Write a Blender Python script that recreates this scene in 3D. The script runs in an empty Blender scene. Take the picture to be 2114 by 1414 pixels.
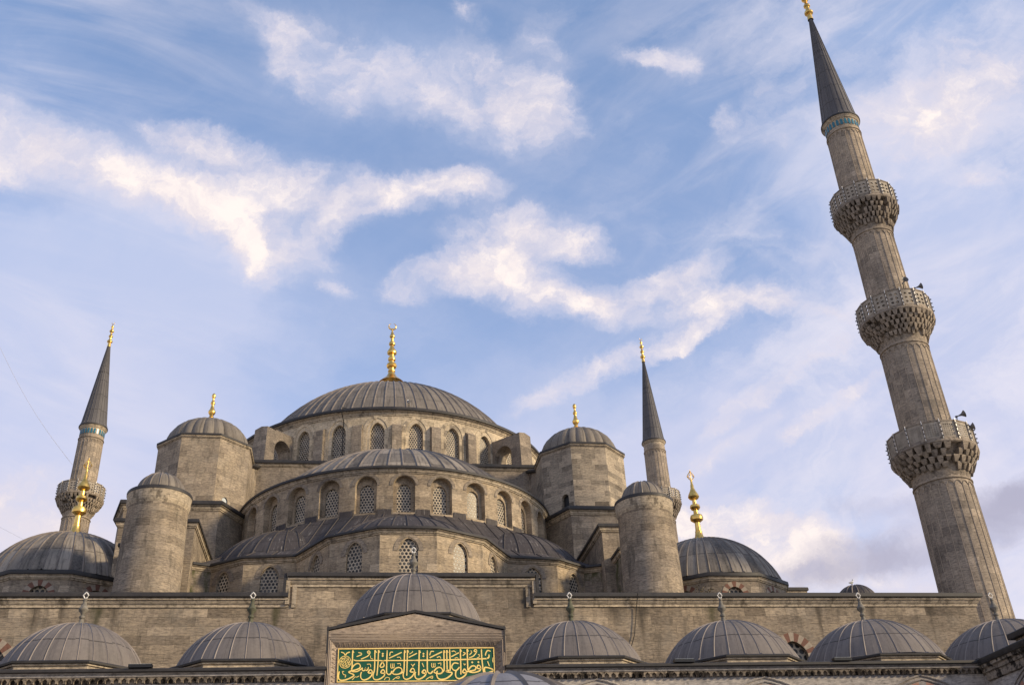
import bpy, bmesh, math, random
from math import sin, cos, pi, radians as R, hypot, atan2, sqrt, floor
from mathutils import Vector, Matrix

random.seed(7)
scene = bpy.context.scene
COL = scene.collection
GZ = -1.7                                   # courtyard level (eye height is 0)

# ------------------------------------------------------------------ camera
CAM_YAW, CAM_PITCH, CAM_ROLL = R(9.7606), R(30.6962), R(-2.8659)
fwd = Vector((sin(CAM_YAW) * cos(CAM_PITCH), cos(CAM_YAW) * cos(CAM_PITCH), sin(CAM_PITCH)))
rt0 = Vector((cos(CAM_YAW), -sin(CAM_YAW), 0))
up0 = rt0.cross(fwd)
rt = rt0 * cos(CAM_ROLL) + up0 * sin(CAM_ROLL)
up = up0 * cos(CAM_ROLL) - rt0 * sin(CAM_ROLL)
cam = bpy.data.cameras.new('camera')
cam_ob = bpy.data.objects.new('camera', cam)
COL.objects.link(cam_ob)
M = Matrix((rt, up, -fwd)).transposed().to_4x4()
M.translation = Vector((-2.3834, 0, 0))
cam_ob.matrix_world = M
cam.sensor_width = 36
cam.lens = 34.995
cam.clip_start = 0.1
cam.clip_end = 4000
scene.camera = cam_ob

# ------------------------------------------------------------------ light
SUN_EL = R(20)
SUN_AZ = atan2(0.875, -0.485)                 # from +Y towards +X
sun_dir = Vector((sin(SUN_AZ) * cos(SUN_EL), cos(SUN_AZ) * cos(SUN_EL), sin(SUN_EL)))
sun = bpy.data.lights.new('sun', 'SUN')
sun.energy = 4.3
sun.angle = R(7)
sun.color = (1.0, 0.80, 0.52)
sun_ob = bpy.data.objects.new('sun', sun)
COL.objects.link(sun_ob)
sun_ob.rotation_euler = (-sun_dir).to_track_quat('-Z', 'Y').to_euler()
scene.view_settings.view_transform = 'Standard'
scene.view_settings.look = 'None'
scene.view_settings.gamma = 1
scene.view_settings.exposure = 0.14


class NT:
    """short hand for building node trees"""
    def __init__(s, tree):
        s.t = tree
        s.t.nodes.clear()

    def n(s, typ, ins=None, **props):
        nd = s.t.nodes.new(typ)
        for k, v in props.items():
            setattr(nd, k, v)
        for k, v in (ins or {}).items():
            sock = nd.inputs[k]
            if isinstance(v, bpy.types.NodeSocket):
                s.t.links.new(v, sock)
            else:
                sock.default_value = v
        return nd

    def math(s, op, a, b=0.0, c=0.0, clamp=False):
        return s.n('ShaderNodeMath', {0: a, 1: b, 2: c}, operation=op, use_clamp=clamp).outputs[0]

    def vmath(s, op, a, b=(0, 0, 0)):
        nd = s.n('ShaderNodeVectorMath', {0: a, 1: b}, operation=op)
        return nd.outputs['Value'] if op in ('DOT_PRODUCT', 'LENGTH', 'DISTANCE') else nd.outputs[0]

    def mix(s, fac, a, b, blend='MIX'):
        nd = s.n('ShaderNodeMix', data_type='RGBA', blend_type=blend)
        for i, v in ((0, fac), (6, a), (7, b)):
            if isinstance(v, bpy.types.NodeSocket):
                s.t.links.new(v, nd.inputs[i])
            else:
                nd.inputs[i].default_value = v if i == 0 else (*v[:3], 1)
        return nd.outputs[2]

    def noise(s, vec, scale, detail=4, rough=.55, dist=0.0):
        return s.n('ShaderNodeTexNoise', {'Vector': vec, 'Scale': scale, 'Detail': detail, 'Roughness': rough, 'Distortion': dist}).outputs['Fac']

    def rng(s, v, a, b, c=0.0, d=1.0, smooth=False):
        return s.n('ShaderNodeMapRange', {0: v, 1: a, 2: b, 3: c, 4: d}, interpolation_type='SMOOTHSTEP' if smooth else 'LINEAR').outputs[0]

    def ramp(s, fac, stops, const=False):
        nd = s.n('ShaderNodeValToRGB', {0: fac})
        cr = nd.color_ramp
        if const:
            cr.interpolation = 'CONSTANT'
        while len(cr.elements) < len(stops):
            cr.elements.new(0.5)
        for e, (p, c) in zip(cr.elements, stops):
            e.position = p
            e.color = (*c[:3], 1)
        return nd.outputs[0]

    def comb(s, x, y, z=0.0):
        return s.n('ShaderNodeCombineXYZ', {0: x, 1: y, 2: z}).outputs[0]

    def sep(s, v):
        return s.n('ShaderNodeSeparateXYZ', {0: v}).outputs


# ------------------------------------------------------------------ sky
# clouds live on a chart of the sky around azimuth 9.8, elevation 30.7 degrees: (u, v, half length, half width, turn, weight)
CLOUDS = [
          (-0.484, 0.240, 0.097, 0.044, -28, 0.75), (-0.422, 0.205, 0.112, 0.046, -25, 0.80), (-0.360, 0.170, 0.092, 0.041, -23, 0.85), (-0.505, 0.204, 0.068, 0.034, -23, 0.50),
          (-0.300, 0.211, 0.102, 0.032, -17, 0.80), (-0.248, 0.181, 0.078, 0.034, -23, 0.50), (-0.284, 0.144, 0.127, 0.049, -13, 0.65), (-0.195, 0.159, 0.127, 0.041, -8, 0.70),
          (-0.103, 0.152, 0.136, 0.032, 5, 1.00), (-0.040, 0.154, 0.063, 0.022, -8, 0.60), (-0.168, 0.124, 0.088, 0.027, 15, 0.70), (-0.247, 0.099, 0.061, 0.044, -18, 0.95),
          (-0.280, 0.120, 0.073, 0.034, -33, 0.50), (-0.198, 0.096, 0.044, 0.019, -13, 0.40), (-0.171, 0.066, 0.039, 0.015, -23, 0.35), (-0.302, 0.165, 0.097, 0.039, -23, 0.40),
          (-0.159, 0.299, 0.146, 0.058, -28, 0.30), (-0.083, 0.251, 0.127, 0.049, -23, 0.38), (-0.001, 0.240, 0.127, 0.068, -33, 0.72), (0.047, 0.230, 0.063, 0.044, -23, 0.55),
          (-0.226, 0.327, 0.088, 0.029, -33, 0.30), (-0.190, 0.266, 0.097, 0.039, -33, 0.35), (0.007, 0.105, 0.102, 0.041, -3, 1.00), (-0.044, 0.074, 0.107, 0.034, 9, 0.95),
          (0.028, 0.051, 0.141, 0.041, -15, 1.05), (0.075, 0.097, 0.058, 0.022, -8, 0.60), (0.076, 0.029, 0.088, 0.027, -11, 0.60), (0.140, 0.048, 0.117, 0.027, 12, 0.70),
          (0.185, 0.065, 0.058, 0.019, 12, 0.50), (0.237, 0.031, 0.092, 0.027, -3, 0.85), (0.299, 0.015, 0.068, 0.012, -9, 0.55), (0.168, 0.024, 0.092, 0.032, 7, 0.55),
          (0.171, 0.277, 0.049, 0.027, -13, 0.45), (0.128, 0.282, 0.044, 0.022, -8, 0.25), (0.042, 0.318, 0.058, 0.029, 22, 0.30), (-0.031, 0.327, 0.034, 0.022, -3, 0.30),
          (0.050, 0.288, 0.054, 0.029, -23, 0.30), (0.436, 0.218, 0.146, 0.078, 22, 0.80), (0.505, 0.227, 0.078, 0.063, 27, 0.80), (0.395, 0.164, 0.131, 0.054, 17, 0.40),
          (0.476, 0.140, 0.063, 0.019, -3, 0.60), (0.276, 0.219, 0.092, 0.054, 27, 0.35), (0.226, 0.211, 0.029, 0.034, -3, 0.35), (0.206, -0.199, 0.161, 0.046, -7, 1.30),
          (0.264, -0.214, 0.127, 0.039, -11, 1.00), (0.172, -0.185, 0.083, 0.039, -3, 0.60), (0.233, -0.247, 0.243, 0.044, -3, 0.55), (0.422, -0.261, 0.170, 0.034, -3, 0.45),
          (-0.502, -0.137, 0.161, 0.054, -9, 0.62), (-0.446, -0.174, 0.112, 0.039, -3, 0.50), (0.092, -0.035, 0.161, 0.020, 22, 0.55), (0.191, -0.001, 0.127, 0.018, 21, 0.50),
          (0.262, -0.058, 0.146, 0.017, 34, 0.55), (0.304, -0.090, 0.136, 0.017, 35, 0.50), (0.210, -0.119, 0.127, 0.019, 29, 0.40),]
DARKS = [
          (0.479, -0.196, 0.161, 0.058, 5, 0.75), (0.495, -0.168, 0.097, 0.029, 7, 0.40), (0.360, -0.229, 0.127, 0.039, -3, 0.65), (0.277, -0.244, 0.122, 0.024, -3, 0.40),
          (0.343, -0.179, 0.097, 0.022, 2, 0.35),]
VEILS = [
          (-0.442, -0.004, 0.321, 0.234, -23, 0.95), (-0.340, 0.089, 0.195, 0.088, -23, 0.35), (0.458, -0.020, 0.204, 0.341, -3, 0.75), (0.370, 0.155, 0.170, 0.170, -3, 0.35),
          (0.211, -0.105, 0.195, 0.097, 22, 0.40), (-0.376, -0.148, 0.243, 0.097, -3, 0.50), (-0.011, -0.142, 0.389, 0.097, -3, 0.35), (0.401, 0.295, 0.195, 0.078, -3, 0.35),
          (-0.111, 0.277, 0.243, 0.097, -18, 0.25),]


def build_world():
    w = bpy.data.worlds.new('World')
    scene.world = w
    w.use_nodes = True
    t = NT(w.node_tree)
    S = 0.15
    sky = t.n('ShaderNodeTexSky', sky_type='NISHITA', sun_disc=False, sun_elevation=SUN_EL, sun_rotation=SUN_AZ,
              air_density=1.0, dust_density=0.6, ozone_density=2.0).outputs[0]
    d = t.n('ShaderNodeTexCoord').outputs['Generated']
    a = t.math('MAXIMUM', t.vmath('DOT_PRODUCT', d, tuple(fwd)), 0.05)
    x = t.math('DIVIDE', t.vmath('DOT_PRODUCT', d, tuple(rt0)), a)
    y = t.math('DIVIDE', t.vmath('DOT_PRODUCT', d, tuple(up0)), a)
    q = t.comb(x, y, 0.0)
    elev = t.sep(d)[2]
    # turbulence that tears the edges
    wn = t.n('ShaderNodeTexNoise', {'Vector': q, 'Scale': 7.0, 'Detail': 8.0, 'Roughness': .68}).outputs['Color']
    wv = t.vmath('MULTIPLY', t.vmath('SUBTRACT', wn, (.5, .5, .5)), (.11, .08, 0))
    qq = t.vmath('ADD', q, wv)

    def blobs(lst, after=None):
        # each ellipse waits for the one before it, which keeps the compiled shader small
        tot = None
        for (bx, by, rx, ry, ang, amp) in lst:
            prev = tot if tot is not None else after
            src = qq if prev is None else t.n('ShaderNodeVectorMath', {0: prev, 1: (0, 0, 1e-6), 2: qq}, operation='MULTIPLY_ADD').outputs[0]
            mp = t.n('ShaderNodeMapping', {'Vector': src, 'Location': (bx, by, 0), 'Rotation': (0, 0, R(ang)), 'Scale': (rx, ry, 1)}, vector_type='TEXTURE').outputs[0]
            v = t.rng(t.vmath('LENGTH', mp), 0.0, 1.0, amp, 0.0, True)
            tot = v if tot is None else t.math('ADD', tot, v)
        return tot
    cl = blobs(CLOUDS)
    dk = blobs(DARKS, cl)
    vl = blobs(VEILS, dk)
    puff = t.noise(t.vmath('MULTIPLY', qq, (1, 1.35, 1)), 8.0, 12, .64, .35)
    fine = t.noise(t.vmath('MULTIPLY', qq, (1, 1.5, 1)), 26.0, 6, .6)
    mid = t.noise(t.vmath('MULTIPLY', qq, (1, 1.3, 1)), 17.0, 10, .66, .3)
    pf = t.math('ADD', t.math('MULTIPLY', puff, .50), t.math('ADD', t.math('MULTIPLY', mid, .34), t.math('MULTIPLY', fine, .16)))
    dens = t.math('MULTIPLY', t.math('SUBTRACT', t.math('ADD', t.math('MINIMUM', t.math('MULTIPLY', cl, .95), 1.2), t.math('MULTIPLY', pf, 5.4)), 3.04), 1.0)
    thick = t.rng(dens, 0.0, 1.05, 0, 1)
    thick = t.math('MULTIPLY', thick, t.rng(cl, 0.02, .30, 0, 1, True))
    # thin streaked cirrus, mostly to the right and low
    rot = t.n('ShaderNodeMapping', {'Vector': q, 'Rotation': (0, 0, R(30)), 'Scale': (.60, .17, 1)}, vector_type='TEXTURE').outputs[0]
    ci = t.noise(rot, 2.6, 7, .60, .8)
    rot2 = t.n('ShaderNodeMapping', {'Vector': q, 'Rotation': (0, 0, R(-20)), 'Scale': (.7, .16, 1)}, vector_type='TEXTURE').outputs[0]
    ci2 = t.noise(rot2, 2.4, 7, .58, .6)
    right = t.rng(x, -.05, .38, 0, 1, True)
    left = t.rng(x, -.1, -.5, 0, 1, True)
    cir = t.math('ADD', t.math('MULTIPLY', t.rng(ci, .38, .74, 0, 1, True), t.math('MULTIPLY_ADD', right, .55, .05)),
                 t.math('MULTIPLY', t.rng(ci2, .36, .78, 0, 1, True), t.math('MULTIPLY_ADD', left, .55, .10)))
    soft = t.noise(t.vmath('MULTIPLY', qq, (1, 1.6, 1)), 3.0, 6, .6)
    hz = t.noise(t.vmath('MULTIPLY', qq, (1, 1.5, 1)), 5.0, 9, .62, .6)
    hazy = t.math('MULTIPLY', t.rng(hz, .42, .74, 0, 1, True), t.math('MULTIPLY_ADD', right, .55, .12))
    veil = t.math('MULTIPLY', t.math('ADD', vl, t.rng(elev, .82, .22, .24, .74)), t.rng(soft, .25, .75, .55, 1.25))
    # colours (radiance / S)
    k = 1.0 / S
    blue = t.mix(1.0, sky, (SKY_TINT), 'MULTIPLY')
    lav = t.mix(t.rng(elev, .25, .75, 0, 1), (.63 * k, .62 * k, .78 * k), (.43 * k, .535 * k, .78 * k))
    c = t.mix(t.math('MINIMUM', veil, .88), blue, lav)
    c = t.mix(t.math('MINIMUM', t.math('MULTIPLY', cir, .75), .8), c, (.78 * k, .74 * k, .82 * k))
    c = t.mix(hazy, c, (.80 * k, .76 * k, .84 * k))
    halo = t.math('MULTIPLY', t.rng(dens, -.9, .6, 0, .55, True), t.rng(cl, 0.02, .35, 0, 1, True))
    c = t.mix(halo, c, (.72 * k, .69 * k, .79 * k))
    white = t.mix(thick, (.64 * k, .61 * k, .72 * k), (1.0 * k, .89 * k, .83 * k))
    white = t.mix(t.math('MULTIPLY', t.rng(mid, .58, .36, 0, 1), .55), white, (.66 * k, .60 * k, .68 * k))
    c = t.mix(t.math('MINIMUM', t.math('MULTIPLY', thick, 1.1), .93), c, white)
    # warm glow band near the horizon and grey lavender bases
    warm = t.rng(elev, .40, .22, 0, .85, True)
    c = t.mix(t.math('MULTIPLY', warm, t.rng(x, .10, -.40, .10, 1, True)), c, (.84 * k, .73 * k, .71 * k))
    dkd = t.rng(t.math('ADD', dk, t.math('MULTIPLY', t.math('SUBTRACT', puff, .5), 1.2)), .1, .9, 0, .85, True)
    c = t.mix(t.math('MULTIPLY', dkd, t.rng(dk, .02, .3, 0, 1, True)), c, (.40 * k, .39 * k, .51 * k))
    bg = t.n('ShaderNodeBackground', {'Color': c, 'Strength': S})
    t.n('ShaderNodeOutputWorld', {'Surface': bg.outputs[0]})


SKY_TINT = (1.02, 1.27, 1.50)
build_world()


# ------------------------------------------------------------------ materials
MATS = {}


def new_mat(name):
    m = bpy.data.materials.new(name)
    m.use_nodes = True
    MATS[name] = m
    return m, NT(m.node_tree)


def finish(t, col, rough=.8, metal=0.0, bump=None, bdist=.02, bstr=.6, spec=.3):
    ins = {'Base Color': col if isinstance(col, bpy.types.NodeSocket) else (*col, 1), 'Roughness': rough, 'Metallic': metal, 'Specular IOR Level': spec}
    p = t.n('ShaderNodeBsdfPrincipled', ins)
    if bump is not None:
        b = t.n('ShaderNodeBump', {'Height': bump, 'Distance': bdist, 'Strength': bstr})
        t.t.links.new(b.outputs[0], p.inputs['Normal'])
    o = t.n('ShaderNodeOutputMaterial', {'Surface': p.outputs[0]})
    return p, o


def stone_mat(name, stops, bw=.95, bh=.36, mort=(.10, .085, .065), grime=.5, streak=.5, moss=0.0, crust=0.0, patch=.35, mort_w=.012, stains=()):
    m, t = new_mat(name)
    uv = t.n('ShaderNodeTexCoord').outputs['UV']
    obj = t.n('ShaderNodeNewGeometry').outputs['Position']
    wob = t.n('ShaderNodeTexNoise', {'Vector': uv, 'Scale': 1.3, 'Detail': 3.0}).outputs['Color']
    w2 = t.vmath('MULTIPLY', t.vmath('SUBTRACT', wob, (.5, .5, .5)), (.10, .05, 0))
    p = t.vmath('ADD', t.vmath('ADD', uv, w2), (100 * bw, 20 * bh, 0))
    sx, sy, _ = t.sep(p)
    row = t.math('FLOOR', t.math('DIVIDE', sy, bh))
    par = t.math('FLOORED_MODULO', row, 2.0)
    jit = t.n('ShaderNodeTexWhiteNoise', {'W': row}, noise_dimensions='1D').outputs[0]
    xs = t.math('ADD', t.math('DIVIDE', sx, bw), t.math('ADD', t.math('MULTIPLY', par, .5), t.math('MULTIPLY', jit, .6)))
    colm = t.math('FLOOR', xs)
    rnd = t.n('ShaderNodeTexWhiteNoise', {'Vector': t.comb(colm, row)}, noise_dimensions='2D').outputs[0]
    fx = t.math('ABSOLUTE', t.math('SUBTRACT', t.math('FRACT', xs), .5))
    fy = t.math('ABSOLUTE', t.math('SUBTRACT', t.math('FRACT', t.math('DIVIDE', sy, bh)), .5))
    jx = t.rng(fx, .5 - mort_w / bw, .5, 0, 1)
    jy = t.rng(fy, .5 - mort_w / bh, .5, 0, 1)
    jn = t.noise(uv, 2.2, 3)
    joint = t.math('MULTIPLY', t.math('MAXIMUM', jx, jy), t.rng(jn, .42, .60, .12, 1))
    col = t.ramp(rnd, stops)
    # bedding: fine horizontal weathering
    bed = t.noise(t.vmath('MULTIPLY', uv, (1.6, 9.0, 1)), 2.2, 8, .68)
    bed2 = t.noise(t.vmath('MULTIPLY', uv, (1.0, 3.0, 1)), 6.0, 6, .7)
    big = t.noise(obj, .22, 5, .6)
    mid = t.noise(obj, .9, 6, .62)
    col = t.mix(1.0, col, t.ramp(bed, [(.30, (.42, .41, .41)), (.5, (1, 1, 1)), (.70, (1.36, 1.32, 1.24))]), 'MULTIPLY')
    col = t.mix(1.0, col, t.ramp(big, [(.3, (.66, .66, .68)), (.5, (.98, .98, .98)), (.7, (1.2, 1.17, 1.1))]), 'MULTIPLY')
    mott = t.noise(t.vmath('MULTIPLY', uv, (1.0, 1.5, 1)), 6.5, 9, .74)
    col = t.mix(1.0, col, t.ramp(mott, [(.30, (.58, .575, .57)), (.5, (1, 1, 1)), (.70, (1.28, 1.26, 1.22))]), 'MULTIPLY')
    col = t.mix(t.rng(mid, .52, .72, 0, patch), col, (.26, .235, .20))
    col = t.mix(t.rng(t.noise(uv, 2.6, 10, .78), .55, .68, 0, grime), col, (.07, .062, .055))
    cracks = t.rng(t.noise(t.vmath('MULTIPLY', uv, (1.0, 5.0, 1)), 3.4, 10, .80), .585, .66, 0, .75)
    col = t.mix(cracks, col, (.045, .038, .032))
    if streak:
        sv = t.noise(t.vmath('MULTIPLY', uv, (1.35, .26, 1)), 1.6, 7, .66)
        col = t.mix(t.rng(sv, .53, .68, 0, streak), col, (.06, .054, .046))
    if crust:
        cv = t.noise(t.vmath('MULTIPLY', uv, (1.0, .6, 1)), 2.0, 8, .7)
        col = t.mix(t.rng(cv, .47 if crust > .9 else .54, .55 if crust > .9 else .61, 0, crust), col, (.018, .015, .013))
    if moss:
        mv = t.noise(t.vmath('MULTIPLY', obj, (1, 1, .5)), 1.6, 6, .66)
        col = t.mix(t.rng(mv, .45, .60, 0, moss), col, (.045, .055, .015))
    if stains:                                   # run-off below the coping: (x, half width, top, bottom, moss)
        px_, _, pz_ = t.sep(obj)
        edge = t.math('MULTIPLY', t.math('SUBTRACT', t.noise(t.vmath('MULTIPLY', obj, (2.2, 1, .5)), 1.5, 6, .65), .5), 1.6)
        for (sx_, sw_, z1_, z0_, ms_) in stains:
            a_ = t.math('ABSOLUTE', t.math('DIVIDE', t.math('SUBTRACT', px_, sx_), sw_ * 1.25))
            m_ = t.math('SUBTRACT', t.math('SUBTRACT', t.math('ADD', t.rng(pz_, z0_ - .6, z1_ - .2, 0, 1.0), edge), a_), .05)
            col = t.mix(t.math('MULTIPLY', t.rng(m_, 0, .8, 0, .72), t.math('LESS_THAN', pz_, z1_ + .05)), col, (.040, .042, .018) if ms_ else (.045, .038, .031))
    col = t.mix(t.math('MULTIPLY', joint, .88), col, mort)
    hb = t.noise(t.vmath('MULTIPLY', uv, (1.2, 3.6, 1)), 3.0, 2.5, .5)
    h = t.math('MULTIPLY', hb, .8)
    h = t.math('SUBTRACT', h, t.math('MULTIPLY', joint, .6))
    h = t.math('SUBTRACT', h, t.math('MULTIPLY', cracks, .25))
    h = t.math('ADD', h, t.math('MULTIPLY', rnd, .25))
    finish(t, col, .92, 0, h, .016, .5, .1)
    return m


WARM = [(0, (.205, .168, .130)), (.2, (.30, .247, .187)), (.45, (.345, .283, .213)), (.7, (.275, .226, .174)), (.9, (.43, .354, .268)), (1, (.225, .186, .146))]
GREY = [(0, (.19, .160, .130)), (.3, (.26, .218, .174)), (.6, (.30, .25, .197)), (.85, (.245, .206, .166)), (1, (.36, .30, .236))]
PALE = [(0, (.28, .226, .18)), (.5, (.31, .252, .20)), (1, (.335, .273, .217))]
MARB = [(0, (.34, .31, .285)), (.5, (.43, .395, .36)), (1, (.39, .36, .335))]
stone_mat('limestone', [(p_, (c_[0] * .88, c_[1] * .89, c_[2] * .91)) for p_, c_ in WARM], streak=.62, mort_w=.016)
stone_mat('front_limestone', [(p_, tuple(v * .84 for v in c_)) for p_, c_ in WARM], streak=.5, mort_w=.016, stains=[(-14.9, .28, 12.0, 10.2, 0), (-13.9, .16, 12.0, 10.9, 0), (-12.55, .30, 12.0, 10.4, 1), (-11.9, .18, 12.0, 10.9, 0), (-6.55, .34, 12.0, 10.3, 0), (-5.6, .25, 11.9, 10.8, 1), (4.75, .25, 12.6, 11.2, 0), (6.6, .22, 12.0, 10.8, 0), (8.6, .6, 12.0, 11.2, 0), (9.8, .35, 12.0, 9.8, 0), (13.0, .36, 12.0, 10.2, 1), (17.9, .22, 12.0, 10.9, 0), (20.4, .3, 12.0, 10.6, 0), (23.2, .25, 12.0, 10.9, 0), (-2.2, .7, 12.9, 12.2, 0)])
stone_mat('limestone_lit', [(p_, (v[0] * 1.12, v[1] * 1.10, v[2] * 1.04)) for p_, v in WARM], streak=.5, mort_w=.012)  # limestone copy with a lighter colour, standing in for more frontal sunlight
stone_mat('patched_limestone', [(0, (.15, .125, .098)), (.2, (.33, .28, .215)), (.42, (.24, .205, .16)), (.6, (.44, .37, .28)), (.8, (.37, .31, .236)), (1, (.185, .156, .122))], mort=(.50, .42, .32), grime=.35, streak=.35, mort_w=.015)
stone_mat('old_limestone', GREY, grime=.6, streak=.45)
stone_mat('mossy_limestone', GREY, grime=.7, streak=.6, moss=.85)
stone_mat('drum_limestone_lit', [(0, (.38, .32, .235)), (.3, (.52, .435, .32)), (.7, (.55, .46, .335)), (.88, (.44, .37, .275)), (1, (.27, .23, .18))], bw=1.2, bh=.5, grime=.35, streak=.55, mort_w=.006)  # pale drum stone, its colour raised further in place of front light
stone_mat('minaret_limestone', [(p_, tuple(v * 1.15 for v in c_)) for p_, c_ in GREY], bw=.75, bh=.42, grime=.55, streak=.35, patch=.25)
stone_mat('moulding', [(0, (.36, .305, .235)), (1, (.44, .37, .28))], bw=1.6, bh=3.0, grime=.65, streak=.55, crust=.55)
stone_mat('corbel_stone', GREY, bw=2.5, bh=3, grime=.85, streak=.35, crust=.45, patch=.2)
stone_mat('portal_stone', PALE, bw=3.1, bh=1.3, mort=(.2, .16, .12), grime=.15, streak=0, patch=.1, mort_w=.004)
stone_mat('marble', MARB, bw=2.6, bh=1.6, mort=(.27, .245, .22), grime=.25, streak=.55, patch=.15, mort_w=.004)
stone_mat('frieze_stone', [(p_, tuple(v * .8 for v in c_)) for p_, c_ in GREY], bw=9, bh=9, grime=.5, streak=.2, crust=.97)
stone_mat('paving', [(0, (.36, .345, .32)), (1, (.46, .44, .41))], bw=1.4, bh=.9, grime=.3, streak=0)


def lead_mat(name, c, dark, light, row=1.25, streak=.5, white=0.0, rough=.5, panel=.28, stripe=.25):
    m, t = new_mat(name)
    uv = t.n('ShaderNodeTexCoord').outputs['UV']
    obj = t.n('ShaderNodeNewGeometry').outputs['Position']
    ux, uy, _ = t.sep(uv)
    pu = t.math('FLOOR', ux)
    off = t.n('ShaderNodeTexWhiteNoise', {'W': pu}, noise_dimensions='1D').outputs[0]
    vr = t.math('ADD', t.math('DIVIDE', uy, row), t.math('MULTIPLY', off, .07))
    pv = t.math('FLOOR', vr)
    rnd = t.n('ShaderNodeTexWhiteNoise', {'Vector': t.comb(pu, pv)}, noise_dimensions='2D').outputs[0]
    seam = t.rng(t.math('ABSOLUTE', t.math('SUBTRACT', t.math('FRACT', vr), .5)), .5 - .035 / row, .5 - .012 / row, 0, 1)
    n1 = t.noise(obj, .8, 6, .6)
    st = t.noise(t.vmath('MULTIPLY', uv, (2.6, .22, 1)), 1.6, 6, .65)
    fn = t.noise(obj, 9, 5, .65)
    col = t.mix(t.rng(n1, .35, .65), dark, c)
    col = t.mix(t.math('MULTIPLY', rnd, panel), col, light)
    sp = t.math('MULTIPLY', t.rng(off, .45, .62), t.rng(t.noise(t.vmath('MULTIPLY', uv, (.5, .35, 1)), 1.2, 4, .6), .40, .55, 0, stripe))
    col = t.mix(sp, col, (dark[0] * .55, dark[1] * .55, dark[2] * .57))
    col = t.mix(t.rng(st, .50, .66, 0, streak), col, (dark[0] * .38, dark[1] * .38, dark[2] * .40))
    if white:
        wv = t.noise(t.vmath('MULTIPLY', uv, (3.4, .35, 1)), 2.3, 6, .7)
        col = t.mix(t.rng(wv, .58, .68, 0, white), col, (.42, .39, .36))
    col = t.mix(t.rng(fn, .35, .7, 0, .25), col, light)
    col = t.mix(t.math('MULTIPLY', seam, .75), col, (.02, .018, .017))
    dent = t.noise(obj, 2.4, 2, .5)
    h = t.math('ADD', t.math('MULTIPLY', dent, .9), t.math('MULTIPLY', seam, .8))
    patch = t.noise(obj, 3.2, 8, .72)
    p_, o_ = finish(t, t.mix(t.rng(patch, .54, .64, 0, .45), col, dark), t.rng(patch, .3, .7, rough + .12, rough + .22), 0, h, .02, .6, .22)
    return m


lead_mat('lead', (.185, .161, .135), (.112, .098, .084), (.28, .244, .20), 1.5, .85, .10)
lead_mat('lead_streaked', (.165, .145, .122), (.085, .076, .068), (.34, .295, .24), 1.6, .97, .20, panel=.75, stripe=.85)
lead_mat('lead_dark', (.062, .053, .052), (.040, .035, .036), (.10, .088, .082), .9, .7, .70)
lead_mat('lead_pale', (.170, .149, .136), (.118, .105, .098), (.245, .214, .19), 1.12, .60, .10, .55, panel=.12)
lead_mat('lead_blue', (.20, .20, .225), (.16, .16, .185), (.26, .26, .28), 1.2, .2, 0, .5, panel=.1)
lead_mat('lead_cone', (.108, .102, .102), (.078, .074, .077), (.15, .14, .138), 1.5, .35)


def plain(name, c, rough=.6, metal=0.0, var=.3, scale=4.0, spec=.4, bump=0.0):
    m, t = new_mat(name)
    obj = t.n('ShaderNodeNewGeometry').outputs['Position']
    n = t.noise(obj, scale, 6, .6)
    lo = tuple(v * (1 - var) for v in c)
    hi = tuple(min(1, v * (1 + var)) for v in c)
    col = t.mix(t.rng(n, .3, .7), lo, hi)
    finish(t, col, t.rng(n, .3, .7, rough * .85, min(1, rough * 1.15)), metal, n if bump else None, .01, bump, spec)
    return m


plain('lead_edge', (.030, .027, .026), .6, 0, .4, 3)
plain('lead_rib', (.15, .125, .102), .5, 0, .35, 2)
plain('lead_rib_pale', (.20, .17, .15), .5, 0, .25, 2)
plain('gold', (.80, .50, .14), .34, 1.0, .30, 3)
plain('pale_metal', (.75, .72, .66), .45, .2, .2, 8)
plain('weathered_stone', (.16, .145, .12), .85, 0, .4, 9, bump=.5)
plain('mossy_stone', (.085, .085, .055), .9, 0, .4, 9, bump=.5)
plain('blue_tile', (.025, .13, .18), .25, 0, .35, 14)
plain('sign_green', (.004, .080, .036), .45, 0, .12, 2)
plain('sign_yellow', (.90, .64, .20), .5, 0, .14, 6)
plain('brick_red', (.155, .075, .052), .85, 0, .3, 9, bump=.4)
plain('voussoir_white', (.30, .25, .195), .85, 0, .2, 9, bump=.3)
plain('porphyry', (.33, .17, .12), .6, 0, .25, 20)
plain('dark_opening', (.006, .006, .007), .5, 0, .2, 2)
plain('dusty_glass', (.46, .50, .52), .25, 0, .2, 3, spec=.6)
plain('grey_metal', (.09, .095, .10), .4, .6, .3, 8)
plain('speaker_grey', (.14, .14, .145), .45, .3, .3, 5)
plain('black_plastic', (.012, .012, .013), .5, 0, .2, 5)
plain('black_cable', (.012, .011, .011), .6, 0, .2, 5)
plain('thin_wire', (.55, .55, .60), .5, .3, .1, 5)
plain('gull_white', (.70, .69, .66), .8, 0, .08, 9)
plain('gull_grey', (.28, .29, .31), .8, 0, .15, 9)
plain('dry_twig', (.105, .078, .052), .9, 0, .4, 9)
plain('dry_leaf', (.11, .085, .045), .9, 0, .5, 3)
plain('floodlight_black', (.015, .015, .016), .4, .2, .2, 5)


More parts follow.
